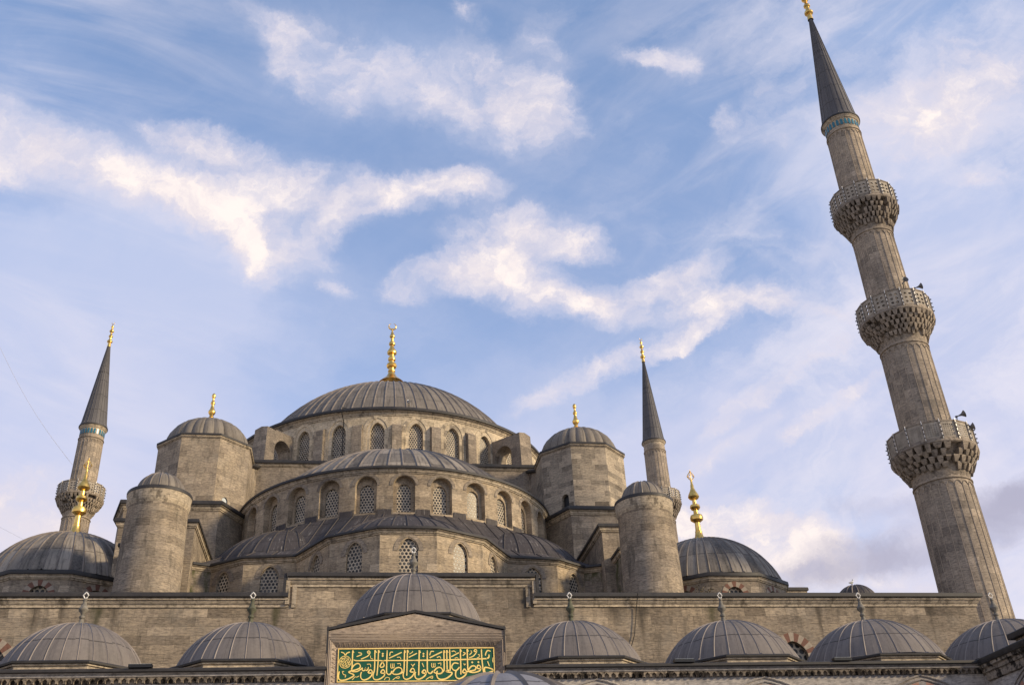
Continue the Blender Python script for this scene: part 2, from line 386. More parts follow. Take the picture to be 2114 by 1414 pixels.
def grille_mat():
    """plaster lattice: staggered round lights in a pale screen, one uv unit = one hole pitch"""
    m, t = new_mat('lattice')
    uv = t.n('ShaderNodeTexCoord').outputs['UV']
    obj = t.n('ShaderNodeNewGeometry').outputs['Position']
    u, v, _ = t.sep(uv)
    K = 1.7320508

    def cell(du):
        a = t.math('SUBTRACT', t.math('FRACT', t.math('ADD', u, du)), .5)
        b = t.math('MULTIPLY', t.math('SUBTRACT', t.math('FRACT', t.math('ADD', t.math('DIVIDE', v, K), du)), .5), K)
        return t.math('SQRT', t.math('ADD', t.math('MULTIPLY', a, a), t.math('MULTIPLY', b, b)))
    dist = t.math('MINIMUM', cell(0.0), cell(.5))
    hole = t.rng(dist, .375, .335, 0, 1)
    idn = t.n('ShaderNodeTexWhiteNoise', {'Vector': t.comb(t.math('ROUND', t.math('MULTIPLY', u, 2)), t.math('ROUND', t.math('MULTIPLY', v, 1.1547)))}, noise_dimensions='2D').outputs[0]
    n = t.noise(obj, 2.0, 5, .6)
    scr = t.mix(t.rng(n, .35, .65), (.34, .29, .225), (.52, .445, .34))
    gls = t.mix(t.rng(idn, .45, 1.0), (.018, .018, .019), (.11, .105, .095))
    col = t.mix(hole, scr, gls)
    finish(t, col, t.rng(hole, 0, 1, .85, .35), 0, t.math('MULTIPLY', hole, -1.0), .05, 1.0, .3)


grille_mat()


def parapet_mat(name, rows, cols, hole_r, square=False):
    """pierced stone panel: uv 0..1 across one panel; holes are real openings (transparent)"""
    m, t = new_mat(name)
    uv = t.n('ShaderNodeTexCoord').outputs['UV']
    obj = t.n('ShaderNodeNewGeometry').outputs['Position']
    u, v, _ = t.sep(uv)
    uu = t.rng(u, .16, .84, 0, cols)
    vv = t.rng(v, .12, .86, 0, rows)
    a = t.math('ABSOLUTE', t.math('SUBTRACT', t.math('FRACT', uu), .5))
    b = t.math('ABSOLUTE', t.math('SUBTRACT', t.math('FRACT', vv), .5))
    if square:
        d = t.math('ADD', t.math('MULTIPLY', a, 1.0), t.math('MULTIPLY', b, 1.0))
    else:
        d = t.math('SQRT', t.math('ADD', t.math('MULTIPLY', a, a), t.math('MULTIPLY', b, b)))
    inside = t.math('MULTIPLY', t.math('MULTIPLY', t.math('GREATER_THAN', u, .16), t.math('LESS_THAN', u, .84)),
                    t.math('MULTIPLY', t.math('GREATER_THAN', v, .12), t.math('LESS_THAN', v, .86)))
    hole = t.math('MULTIPLY', t.math('LESS_THAN', d, hole_r), inside)
    n = t.noise(obj, 3.0, 6, .62)
    col = t.ramp(n, [(.3, (.22, .192, .156)), (.5, (.33, .288, .232)), (.7, (.41, .358, .29))])
    p, o = finish(t, col, .9, 0, n, .02, .5, .15)
    tr = t.n('ShaderNodeBsdfTransparent')
    mx = t.n('ShaderNodeMixShader', {0: hole, 1: p.outputs[0], 2: tr.outputs[0]})
    t.t.links.new(mx.outputs[0], o.inputs['Surface'])


parapet_mat('pierced_panel', 3, 2, .29)
parapet_mat('pierced_lattice', 6, 5, .34, True)


# ------------------------------------------------------------------ mesh building
class MB:
    def __init__(s):
        s.v, s.f, s.uv, s.m, s.names = [], [], [], [], []

    def mi(s, mat):
        if mat not in s.names:
            s.names.append(mat)
        return s.names.index(mat)

    def face(s, pts, mat, uvs=None):
        pts = [Vector(p) for p in pts]
        if uvs is None:
            n = Vector((0, 0, 0))
            for i in range(1, len(pts) - 1):
                n += (pts[i] - pts[0]).cross(pts[i + 1] - pts[0])
            n = n.normalized() if n.length > 1e-12 else Vector((0, 0, 1))
            if abs(n.z) > .75:
                uvs = [(p.x, p.y) for p in pts]
            else:
                t = Vector((-n.y, n.x, 0)).normalized()
                if abs(t.x) > abs(t.y):
                    t = t if t.x > 0 else -t
                else:
                    t = t if t.y > 0 else -t
                uvs = [(p.dot(t), p.z) for p in pts]
        i = len(s.v)
        s.v += pts
        s.f.append(tuple(range(i, i + len(pts))))
        s.uv.append(uvs)
        s.m.append(s.mi(mat))

    def box(s, x0, x1, y0, y1, z0, z1, mat, skip=''):
        P = lambda a, b, c: (a, b, c)
        if 'f' not in skip: s.face([P(x0, y0, z0), P(x1, y0, z0), P(x1, y0, z1), P(x0, y0, z1)], mat)
        if 'b' not in skip: s.face([P(x1, y1, z0), P(x0, y1, z0), P(x0, y1, z1), P(x1, y1, z1)], mat)
        if 'l' not in skip: s.face([P(x0, y1, z0), P(x0, y0, z0), P(x0, y0, z1), P(x0, y1, z1)], mat)
        if 'r' not in skip: s.face([P(x1, y0, z0), P(x1, y1, z0), P(x1, y1, z1), P(x1, y0, z1)], mat)
        if 't' not in skip: s.face([P(x0, y0, z1), P(x1, y0, z1), P(x1, y1, z1), P(x0, y1, z1)], mat)
        if 'd' not in skip: s.face([P(x0, y1, z0), P(x1, y1, z0), P(x1, y0, z0), P(x0, y0, z0)], mat)

    def obox(s, c, ax, hx, ay, hy, z0, z1, mat):
        """box with horizontal axes ax, ay (unit 2d) around c"""
        q = [(c[0] + a * hx * ax[0] + b * hy * ay[0], c[1] + a * hx * ax[1] + b * hy * ay[1]) for a, b in ((-1, -1), (1, -1), (1, 1), (-1, 1))]
        s.prism(q, z0, z1, mat)

    def prism(s, poly, z0, z1, mat, top=True, bottom=True):
        n = len(poly)
        for i in range(n):
            a, b = poly[i], poly[(i + 1) % n]
            s.face([(*a, z0), (*b, z0), (*b, z1), (*a, z1)], mat)
        if top: s.face([(*p, z1) for p in poly], mat)
        if bottom: s.face([(*p, z0) for p in reversed(poly)], mat)

    def grid(s, rows, mat, uvf):
        """rows: list of lists of points; uvf(i,j)"""
        for i in range(len(rows) - 1):
            for j in range(len(rows[i]) - 1):
                a, b, c, d = rows[i][j], rows[i][j + 1], rows[i + 1][j + 1], rows[i + 1][j]
                pts = [a, b, c, d]
                uv = [uvf(i, j), uvf(i, j + 1), uvf(i + 1, j + 1), uvf(i + 1, j)]
                if (Vector(c) - Vector(d)).length < 1e-6:
                    pts, uv = pts[:3], uv[:3]
                elif (Vector(a) - Vector(b)).length < 1e-6:
                    pts, uv = [a, c, d], [uv[0], uv[2], uv[3]]
                s.face(pts, mat, uv)

    def lathe(s, cx, cy, prof, mat, n=48, a0=0.0, a1=2 * pi, uscale=None, rmod=None, vlen=False):
        """prof: [(r, z)]; angle 0 looks at the court (-Y), grows towards +X"""
        rref = max(p[0] for p in prof)
        us = uscale if uscale is not None else rref
        L = [0]
        for k in range(1, len(prof)):
            L.append(L[-1] + hypot(prof[k][0] - prof[k - 1][0], prof[k][1] - prof[k - 1][1]))
        rows = []
        for (r, z) in prof:
            row = []
            for j in range(n + 1):
                a = a0 + (a1 - a0) * j / n
                rr = r * (rmod(a, z) if rmod else 1)
                row.append((cx + rr * sin(a), cy - rr * cos(a), z))
            rows.append(row)
        s.grid(rows, mat, lambda i, j: ((a0 + (a1 - a0) * j / n) * us, L[i] if vlen else prof[i][1]))

    def sweep(s, poly, prof, mat, closed=False, mats=None):
        """prof: [(offset outwards, z)] carried along poly; outwards = right hand of travel"""
        n = len(poly)
        P = [Vector((p[0], p[1])) for p in poly]
        offs = []
        for i in range(n):
            prv = P[i - 1] if (closed or i > 0) else None
            nxt = P[(i + 1) % n] if (closed or i < n - 1) else None
            d1 = (P[i] - prv).normalized() if prv is not None else None
            d2 = (nxt - P[i]).normalized() if nxt is not None else None
            if d1 is None: d1 = d2
            if d2 is None: d2 = d1
            n1, n2 = Vector((d1.y, -d1.x)), Vector((d2.y, -d2.x))
            b = (n1 + n2)
            b = b.normalized() if b.length > 1e-6 else n1
            offs.append(b / max(.35, b.dot(n1)))
        U = [0]
        for i in range(1, n + 1):
            U.append(U[-1] + (P[i % n] - P[i - 1]).length)
        idx = list(range(n)) + ([n] if closed else [])
        L = [0]
        for k in range(1, len(prof)):
            L.append(L[-1] + hypot(prof[k][0] - prof[k - 1][0], prof[k][1] - prof[k - 1][1]))
        for k in range(len(prof) - 1):
            mm = mats[k] if mats else mat
            for q in range(len(idx) - 1):
                i, j = idx[q] % n, idx[q + 1] % n
                (o0, z0), (o1, z1) = prof[k], prof[k + 1]
                a = P[i] + offs[i] * o0
                b = P[j] + offs[j] * o0
                c = P[j] + offs[j] * o1
                d = P[i] + offs[i] * o1
                s.face([(a.x, a.y, z0), (b.x, b.y, z0), (c.x, c.y, z1), (d.x, d.y, z1)], mm,
                       [(U[q], L[k]), (U[q + 1], L[k]), (U[q + 1], L[k + 1]), (U[q], L[k + 1])])

    def tube(s, pts, r, mat, n=6, cap=True, radii=None):
        pts = [Vector(p) for p in pts]
        rings = []
        ref = Vector((.31, .17, .93)).normalized()
        for i, p in enumerate(pts):
            d = (pts[min(i + 1, len(pts) - 1)] - pts[max(i - 1, 0)]).normalized()
            x = d.cross(ref)
            if x.length < .05:
                x = d.cross(Vector((1, 0, 0)))
            x.normalize()
            y = d.cross(x)
            rr = radii[i] if radii else r
            rings.append([p + (x * cos(2 * pi * k / n) + y * sin(2 * pi * k / n)) * rr for k in range(n + 1)])
        s.grid(rings, mat, lambda i, j: (j / n, i * .2))
        if cap:
            s.face(rings[0][:n][::-1], mat)
            s.face(rings[-1][:n], mat)

    def build(s, name, parent=None, sharp=38, loc=None, rot=0.0):
        me = bpy.data.meshes.new(name)
        me.from_pydata([tuple(v) for v in s.v], [], s.f)
        for m in s.names:
            me.materials.append(MATS[m])
        uvl = me.uv_layers.new(name='UVMap')
        flat = [c for f in s.uv for p in f for c in p]
        uvl.data.foreach_set('uv', flat)
        me.polygons.foreach_set('material_index', s.m)
        bm = bmesh.new()
        bm.from_mesh(me)
        bmesh.ops.remove_doubles(bm, verts=bm.verts, dist=.0008)
        bm.normal_update()
        for e in bm.edges:
            if len(e.link_faces) != 2 or e.calc_face_angle(0) > R(sharp):
                e.smooth = False
        for f_ in bm.faces:
            f_.smooth = True
        bm.to_mesh(me)
        bm.free()
        o = bpy.data.objects.new(name, me)
        COL.objects.link(o)
        base = Vector((0, 0, 0))
        if parent is not None:
            o.parent = parent
            p = parent
            while p is not None:
                base += p.location
                p = p.parent
        o.location = (Vector(loc) if loc else Vector((0, 0, 0))) - base
        o.rotation_euler.z = rot
        return o


def tag(o, label, cat, group=None, kind=None):
    if label: o['label'] = label
    if cat: o['category'] = cat
    if group: o['group'] = group
    if kind: o['kind'] = kind
    return o


def thing(name, label, cat, loc, group=None):
    o = bpy.data.objects.new(name, None)
    o.empty_display_size = .5
    COL.objects.link(o)
    o.location = loc
    return tag(o, label, cat, group)


# ------------------------------------------------------------------ shapes
def circle(cx, cy, r, n=64, a0=0.0, a1=2 * pi, close=True):
    m = n if close else n + 1
    return [(cx + r * sin(a0 + (a1 - a0) * i / n), cy - r * cos(a0 + (a1 - a0) * i / n)) for i in range(m)]


def ngon(cx, cy, r, n):
    return circle(cx, cy, r, n, -pi / n, 2 * pi - pi / n)


def arch(uc, w, zs, zt, k=.0, n=12):
    """points of the arch head from left springing to right springing"""
    out = []
    g0 = sqrt(1 - (k / (1 + k)) ** 2)
    for i in range(n + 1):
        x = -cos(pi * i / n)
        out.append((uc + x * w / 2, zs + (zt - zs) * sqrt(max(0, 1 - ((abs(x) + k) / (1 + k)) ** 2)) / g0))
    return out


def bay(mb, f, u0, u1, z0, z1, op, mat, nu=2, reveal=None):
    """wall panel f(u,z,depth) with one arched opening op=(uc,w,zsill,zspring,ztop,k,depth)"""
    uc, w, zs, zp, zt, k, dep = op
    A = arch(uc, w, zp, zt, k)
    q = lambda a, b, c, d, dd=0: mb.face([f(*a, dd), f(*b, dd), f(*c, dd), f(*d, dd)], mat, [a, b, c, d])

    def strip(ua, ub, za, zb, n):
        for i in range(n):
            x0, x1 = ua + (ub - ua) * i / n, ua + (ub - ua) * (i + 1) / n
            q((x0, za), (x1, za), (x1, zb), (x0, zb))
    for (ua, ub) in ((u0, uc - w / 2), (uc + w / 2, u1)):
        if ub - ua > 1e-4:
            strip(ua, ub, z0, zs, nu)
            strip(ua, ub, zs, zp, nu)
            strip(ua, ub, zp, z1, nu)
    for i in range(len(A) - 1):
        a, b = A[i], A[i + 1]
        if zs - z0 > 1e-4:
            q((a[0], z0), (b[0], z0), (b[0], zs), (a[0], zs))
        q(a, b, (b[0], z1), (a[0], z1))
    out = [(uc - w / 2, zs)] + A + [(uc + w / 2, zs)]
    rm = reveal or mat
    for i in range(len(out)):
        a, b = out[i], out[(i + 1) % len(out)]
        if i == len(out) - 1:
            for t in range(6):
                x0, x1 = a[0] + (b[0] - a[0]) * t / 6, a[0] + (b[0] - a[0]) * (t + 1) / 6
                mb.face([f(x0, zs, 0), f(x1, zs, 0), f(x1, zs, dep), f(x0, zs, dep)], rm, [(x0, 0), (x1, 0), (x1, dep), (x0, dep)])
        else:
            mb.face([f(*a, 0), f(*b, 0), f(*b, dep), f(*a, dep)], rm, [(0, a[1]), (0, b[1]), (dep, b[1]), (dep, a[1])])
    return out


def pane(f, op, depth, mat='lattice', pitch=.18):
    """the screen that fills an arched opening"""
    uc, w, zs, zp, zt, k, _ = op
    mb = MB()
    A = arch(uc, w, zp, zt, k)
    g = lambda p: ((p[0] - uc) / pitch, (p[1] - zs) / pitch)
    for i in range(len(A) - 1):
        a, b = A[i], A[i + 1]
        pts = [(a[0], zs), (b[0], zs), b, a]
        mb.face([f(*p, depth) for p in pts], mat, [g(p) for p in pts])
    return mb


def cyl_map(cx, cy, r):
    return lambda u, z, d: (cx + (r - d) * sin(u / r), cy - (r - d) * cos(u / r), z)


def seg_map(p0, p1):
    L = hypot(p1[0] - p0[0], p1[1] - p0[1])
    t = ((p1[0] - p0[0]) / L, (p1[1] - p0[1]) / L)
    nin = (-t[1], t[0])
    return (lambda u, z, d: (p0[0] + t[0] * u + nin[0] * d, p0[1] + t[1] * u + nin[1] * d, z)), L


def cap_profile(rf, z0, h, n=14, flare=0.0):
    rho = (rf * rf + h * h) / (2 * h)
    zc = z0 + h - rho
    th0 = math.asin(min(1, rf / rho))
    pr = [(rho * sin(th0 * (1 - i / n)), zc + rho * cos(th0 * (1 - i / n))) for i in range(n + 1)]
    pr[-1] = (0.001, z0 + h)
    if flare:
        pr = [(rf + flare, z0 - flare * .35)] + pr
    return pr


def dome(mb, cx, cy, rf, z0, h, mat, ribs=0, rib_r=.05, rib_mat='lead_rib', n=96, a0=0.0, a1=2 * pi, scallop=0, sc_amt=.03, flare=0.0, phase=0.0, prof=None):
    pr = prof or cap_profile(rf, z0, h, 16, flare)
    pan = (scallop or ribs or 24) / (2 * pi)
    rm = None
    if scallop:
        rm = lambda a, z: 1 - sc_amt * (1 - abs(sin((a - phase) * scallop / 2)) ** .7)
        n = scallop * 6
    mb.lathe(cx, cy, pr, mat, n, a0, a1, pan, rm, True)
    for k in range(ribs):
        a = phase + 2 * pi * k / ribs
        if a1 - a0 < 6.2 and not (a0 <= ((a + pi) % (2 * pi)) - pi <= a1):
            continue
        da = (sin(a), -cos(a))
        tg = (cos(a), sin(a))
        rows = [[], [], []]
        for (r, z) in pr[:-1]:
            if r < rf * .035 + .04: continue
            rr = min(rib_r, r * 3.0 / max(ribs, 1))
            bx, by = cx + da[0] * r, cy + da[1] * r
            up_ = rr * 1.1
            rows[0].append((bx - tg[0] * rr, by - tg[1] * rr, z - .005))
            rows[1].append((bx + da[0] * up_ * .6, by + da[1] * up_ * .6, z + up_ * .8))
            rows[2].append((bx + tg[0] * rr, by + tg[1] * rr, z - .005))
        mb.grid(rows, rib_mat, lambda i, j: (i * .3, j * .3))


def eave(edge, mould, poly, ztop, closed=True, out=.34, h=.30, stone_h=.42, roof_in=.7, rise=.12, roof='lead', wall_off=0.0):
    """dark lead lip on a stone cornice; poly is the wall face"""
    edge.sweep(poly, [(out * .72, ztop - h), (out * .98, ztop - h + .02), (out, ztop - h + .05), (out * .97, ztop - .05), (out * .9, ztop)], 'lead_edge', closed)
    edge.sweep(poly, [(out * .9, ztop), (-roof_in, ztop + rise)], roof, closed)
    b = ztop - h
    mould.sweep(poly, [(wall_off + .003, b - stone_h), (.05, b - stone_h + .02), (.05, b - stone_h * .72), (.09, b - stone_h * .66), (.12, b - stone_h * .40),
                       (.12, b - stone_h * .34), (out * .55, b - stone_h * .16), (out * .72, b - stone_h * .10), (out * .72, b)], 'moulding', closed)


FIN = {  # (radius, height) along a finial of height 1, radius in units of its height
    'gold': [(.14, 0), (.115, .03), (.06, .09), (.040, .14), (.034, .17), (.040, .175), (.04, .19), (.03, .195), (.030, .235), (.05, .24), (.058, .265), (.05, .295), (.03, .30), (.026, .345),
             (.040, .35), (.042, .37), (.038, .39), (.026, .40), (.025, .44), (.05, .45), (.054, .475), (.044, .50), (.026, .54), (.02, .58), (.034, .59), (.036, .61), (.03, .63), (.018, .635),
             (.017, .70), (.028, .71), (.030, .73), (.022, .75), (.010, .80), (.008, .835)],
    'tall': [(.155, 0), (.14, .025), (.09, .075), (.055, .13), (.046, .175), (.047, .19), (.040, .195), (.034, .30), (.055, .315), (.084, .335), (.088, .365), (.078, .395), (.045, .41), (.032, .415), (.030, .465),
             (.055, .475), (.070, .50), (.062, .53), (.035, .545), (.026, .55), (.026, .60), (.06, .615), (.077, .64), (.068, .67), (.04, .72), (.024, .76), (.022, .80), (.016, .81), (.014, .865)],
    'short': [(.22, 0), (.20, .03), (.12, .10), (.065, .17), (.055, .22), (.075, .25), (.105, .31), (.10, .36), (.07, .41), (.045, .52), (.04, .56), (.062, .60), (.064, .64), (.045, .68), (.032, .72), (.03, .78), (.05, .81), (.058, .86), (.05, .91), (.025, .94), (.005, .96)],
    'spire': [(.06, 0), (.05, .12), (.045, .16), (.085, .18), (.09, .21), (.07, .25), (.04, .27), (.04, .36), (.065, .38), (.068, .41), (.05, .44), (.033, .46), (.032, .54), (.07, .57), (.075, .60), (.055, .63), (.03, .66), (.03, .72), (.045, .74), (.046, .77), (.02, .80), (.012, .86)],
    'stone': [(.17, 0), (.15, .04), (.08, .11), (.05, .20), (.045, .25), (.065, .28), (.065, .32), (.04, .35), (.05, .40), (.10, .47), (.105, .51), (.075, .57), (.045, .66), (.035, .72), (.045, .74), (.04, .78), (.03, .80)],
}


def finial(name, parent, x, y, z, h, kind, mat, top='crescent', topmat=None, wide=1.0):
    mb = MB()
    mb.lathe(x, y, [(r * h * wide, z + t * h) for r, t in FIN[kind]], mat, 16)
    zt = z + FIN[kind][-1][1] * h
    rest = z + h - zt
    tm = topmat or mat
    if top == 'crescent':
        r0 = rest * .30
        mb.tube([(x, y, zt - .02), (x, y, zt + r0 * .3)], r0 * .2, tm, 6)
        pts, rad = [], []
        for i in range(19):
            a = R(-250 + 320 * i / 18)
            pts.append((x + r0 * cos(a), y, zt + r0 + r0 * sin(a)))
            rad.append(r0 * (.05 + .18 * sin(pi * i / 18)))
        mb.tube(pts, .05, tm, 6, True, rad)
    elif top == 'leaf':                      # pierced leaf (alem)
        zz = zt - rest * .02
        hw = rest * .34
        out = [(0, 0), (.7, .22), (1, .40), (.75, .58), (.3, .78), (0, 1.0), (-.3, .78), (-.75, .58), (-1, .40), (-.7, .22), (0, 0)]
        mb.tube([(x + a * hw, y, zz + b * rest) for a, b in out], rest * .045, tm, 5)
        mb.tube([(x, y, zz), (x, y, zz + rest * 1.08)], rest * .035, tm, 5)
        mb.tube([(x - hw * .8, y, zz + rest * .40), (x, y, zz + rest * .64), (x + hw * .8, y, zz + rest * .40), (x, y, zz + rest * .16), (x - hw * .8, y, zz + rest * .40)], rest * .035, tm, 5)
    elif top == 'diamond':
        hw = rest * .34
        rest *= .85
        out = [(.25, 0), (.55, .22), (1, .50), (.5, .80), (0, 1.0), (-.5, .80), (-1, .50), (-.55, .22), (-.25, 0), (.25, 0)]
        mb.tube([(x + a * hw, y, zt + b * rest) for a, b in out], rest * .105, tm, 6)
    return mb.build(name, parent)


# ------------------------------------------------------------------ ground
g = MB()
g.face([(-1500, -1500, GZ), (1500, -1500, GZ), (1500, 1500, GZ), (-1500, 1500, GZ)], 'paving')
tag(g.build('ground'), 'pale stone paving of the mosque courtyard', 'ground', None, 'structure')

# ------------------------------------------------------------------ the prayer hall
mosque = thing('mosque', 'great grey limestone mosque with cascading lead domes rising behind the arcade', 'mosque', (0, 77, GZ))


def empty_part(name, parent, loc):
    o = bpy.data.objects.new(name, None)
    COL.objects.link(o)
    o.parent = parent
    base = Vector((0, 0, 0))
    p = parent
    while p is not None:
        base += p.location
        p = p.parent
    o.location = Vector(loc) - base
    return o


# --- front wall with the raised middle ------------------------------------------------
WY, WZ, WZC = 41.5, 12.47, 13.32
XL, XR, XC = -26.2, 25.56, 5.1
fw = MB()
win_ops = []
for (xa, xb, xc) in ((XL, -XC, -16.25), (XC, XR, 16.42)):
    f, L = seg_map((xa, WY), (xb, WY))
    op = (xc - xa, 1.25, 8.2, 9.75, 10.42, .25, .22)
    bay(fw, f, 0, L, GZ, WZ - .2, op, 'front_limestone', 1)
    win_ops.append((f, op))
fw.face([(-XC, WY, GZ), (XC, WY, GZ), (XC, WY, WZC - .2), (-XC, WY, WZC - .2)], 'front_limestone')
fw.face([(XR, WY, GZ), (XR, 60, GZ), (XR, 60, WZ - .2), (XR, WY, WZ - .2)], 'front_limestone')
fw.face([(XL, 60, GZ), (XL, WY, GZ), (XL, WY, WZ - .2), (XL, 60, WZ - .2)], 'front_limestone')
for s in (-1, 1):                                   # cheeks of the raised middle
    fw.face([(s * XC, WY, WZ - .3), (s * XC, WY + 1.0, WZ - .3), (s * XC, WY + 1.0, WZC - .2), (s * XC, WY, WZC - .2)], 'front_limestone')
front = fw.build('front_wall', mosque)
ed, mo = MB(), MB()
LP = lambda o, z, h: [(o * .72, z - h), (o, z - h + .03), (o, z - .03), (o * .95, z), (-1.0, z + .05)]
MP = lambda o, b: [(.004, b - .36), (.05, b - .35), (.05, b - .25), (.10, b - .22), (.15, b - .10), (.20, b - .08), (.20, b)]
for (pts, zt) in (([(XL, 60), (XL, WY), (-XC - .02, WY)], WZ), ([(XC + .02, WY), (XR, WY), (XR, 60)], WZ), ([(-XC - .1, WY), (XC + .1, WY)], WZC)):
    ed.sweep(pts, LP(.30, zt, .20), 'lead_edge', False, ['lead_edge'] * 3 + ['lead_dark'])
    mo.sweep(pts, MP(.30, zt - .20), 'moulding')
for s in (-1, 1):                                   # upright moulding and lead at the step
    mo.box(min(s * XC, s * (XC + .14)) if s < 0 else XC - .02, max(s * XC, s * (XC + .14)) if s > 0 else -XC + .02, WY - .16, WY + .5, WZ - .45, WZC - .2, 'moulding')
    mo.box(min(s * (XC - .30), s * (XC - .12)), max(s * (XC - .30), s * (XC - .12)), WY - .06, WY + .2, WZ - .56, WZC - .5, 'moulding')
    ed.box(min(s * (XC + .145), s * (XC + .26)), max(s * (XC + .145), s * (XC + .26)), WY - .22, WY + .6, WZ + .01, WZC - .02, 'lead_edge')
ed.build('coping', front)
mo.build('cornice', front)


def voussoirs(mb, f, op, w2, n, ma, mbm, proud=.03):
    """alternating stones around an arch"""
    uc, w, zs, zp, zt, k, _ = op
    A = arch(uc, w, zp, zt, k, n * 2)
    B = arch(uc, w + 2 * w2, zp - .02, zt + w2 * .95, k, n * 2)
    for i in range(n):
        m = ma if i % 2 == 0 else mbm
        a0, a1, a2, b0, b1, b2 = A[2 * i], A[2 * i + 1], A[2 * i + 2], B[2 * i], B[2 * i + 1], B[2 * i + 2]
        for (p, q_, r_, s_) in ((a0, a1, b1, b0), (a1, a2, b2, b1)):
            mb.face([f(*p, -proud), f(*q_, -proud), f(*r_, -proud), f(*s_, -proud)], m)
        mb.face([f(*b0, -proud), f(*b1, -proud), f(*b1, 0), f(*b0, 0)], m)
        mb.face([f(*b1, -proud), f(*b2, -proud), f(*b2, 0), f(*b1, 0)], m)


for f, op in win_ops:
    wmb = pane(f, op, .2, pitch=.30)
    voussoirs(wmb, f, op, .40, 13, 'voussoir_white', 'brick_red')
    wmb.build('window', front)

# --- terraces --------------------------------------------------------------------------
tr = MB()
tr.box(XL + .5, XR - .5, WY + .6, 108, GZ, WZ - .06, 'lead_dark', 'd')
tr.build('terrace_roof', mosque)

# --- square base of the great dome, with the wall above the half dome ---------------------
DB = 63.3
sb = MB()
sb.box(-10.6, 10.6, DB, 90.6, 11, 27.95, 'old_limestone', 'd')
sbo = sb.build('dome_base', mosque)
ed, mo = MB(), MB()
eave(ed, mo, [(-10.4, DB), (10.4, DB)], 28.1, False, .26, .24, .2, 1.5, .06)
ed.build('coping', sbo)
mo.build('cornice', sbo)

# --- great dome -----------------------------------------------------------------------------
CX, CY, DR = 0.0, 77.0, 12.6
dm = MB()
dome(dm, CX, CY, 11.35, 32.93, 7.3, 'lead', 84, .07, flare=.3)
great = dm.build('central_dome', mosque)
dr = MB()
fm = cyl_map(CX, CY, DR)
STEP = R(12.55)
A0 = R(.35)
wins = []
for k in range(-8, 8):
    am = A0 + (k + .5) * STEP
    u = am * DR
    if k < -7 or k > 6:
        continue
    op = (u, 1.02, 28.15, 31.0, 31.78, .35, .30)
    bay(dr, fm, u - STEP * DR / 2, u + STEP * DR / 2, 27.6, 32.4, op, 'drum_limestone_lit', 2)
    wins.append(op)
    # raised arch band round the window
    A, B = arch(u, 1.5, 31.0, 32.12, .25), arch(u, 2.05, 31.0, 32.36, .2)
    A = [(u - .75, 28.1)] + A + [(u + .75, 28.1)]
    B = [(u - 1.02, 28.1)] + B + [(u + 1.02, 28.1)]
    for i in range(len(A) - 1):
        dr.face([fm(*A[i], -.04), fm(*A[i + 1], -.04), fm(*B[i + 1], -.04), fm(*B[i], -.04)], 'drum_limestone_lit')
        dr.face([fm(*A[i], -.04), fm(*A[i + 1], -.04), fm(*A[i + 1], 0), fm(*A[i], 0)], 'drum_limestone_lit')
        dr.face([fm(*B[i], -.04), fm(*B[i + 1], -.04), fm(*B[i + 1], 0), fm(*B[i], 0)], 'drum_limestone_lit')
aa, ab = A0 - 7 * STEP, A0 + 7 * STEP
dr.lathe(CX, CY, [(DR, 27.6), (DR, 32.4)], 'drum_limestone_lit', 48, ab, aa + 2 * pi)
for k in range(-7, 8):                              # buttress strips between the windows
    am = A0 + k * STEP
    dv, tv = (sin(am), -cos(am)), (cos(am), sin(am))
    for (hw, ro, z1) in ((.34, .36, 31.35),):
        c = (CX + dv[0] * (DR + ro / 2 - .1), CY + dv[1] * (DR + ro / 2 - .1))
        q = [(c[0] + a * hw * tv[0] + b * (ro / 2 + .1) * dv[0], c[1] + a * hw * tv[1] + b * (ro / 2 + .1) * dv[1]) for a, b in ((-1, 1), (1, 1), (1, -1), (-1, -1))]
        dr.prism(q, 27.6, z1, 'old_limestone', False, False)
        dr.face([(*q[0], z1), (*q[1], z1), (*q[2], z1 + .45), (*q[3], z1 + .45)], 'old_limestone')
        for e in ((0, 3), (1, 2)):
            dr.face([(*q[e[0]], z1), (*q[e[1]], z1), (*q[e[1]], z1 + .45)], 'old_limestone')
dr.build('drum', great)
for op in wins:
    pane(fm, op, .28, pitch=.185).build('window', great)
ed, mo = MB(), MB()
eave(ed, mo, circle(CX, CY, DR, 128), 32.85, True, .40, .24, .36, 1.1, .12)
ed.build('coping', great)
mo.build('cornice', great)
finial('finial', great, CX, CY, 41.75, 6.6, 'gold', 'gold', 'crescent', None, 1.22)
# a lightning lead over the dome and down the drum
lp = []
for i in range(15):
    t = i / 14
    th = t * .82
    a = R(-3 - 13 * t)
    lp.append((12.6 * sin(th) * sin(a), CY - 12.6 * sin(th) * cos(a), 40.28 - 12.6 * (1 - cos(th)) * 1.47))
a = R(-17)
lp += [(13.1 * sin(a), CY - 13.1 * cos(a), 32.9), (13.12 * sin(a), CY - 13.12 * cos(a), 32.4), (12.66 * sin(a), CY - 12.66 * cos(a), 32.0), (12.66 * sin(a), CY - 12.66 * cos(a), 28.1)]
cb = MB()
cb.tube(lp, .035, 'black_cable', 5)
cb.build('lightning_cable', great)


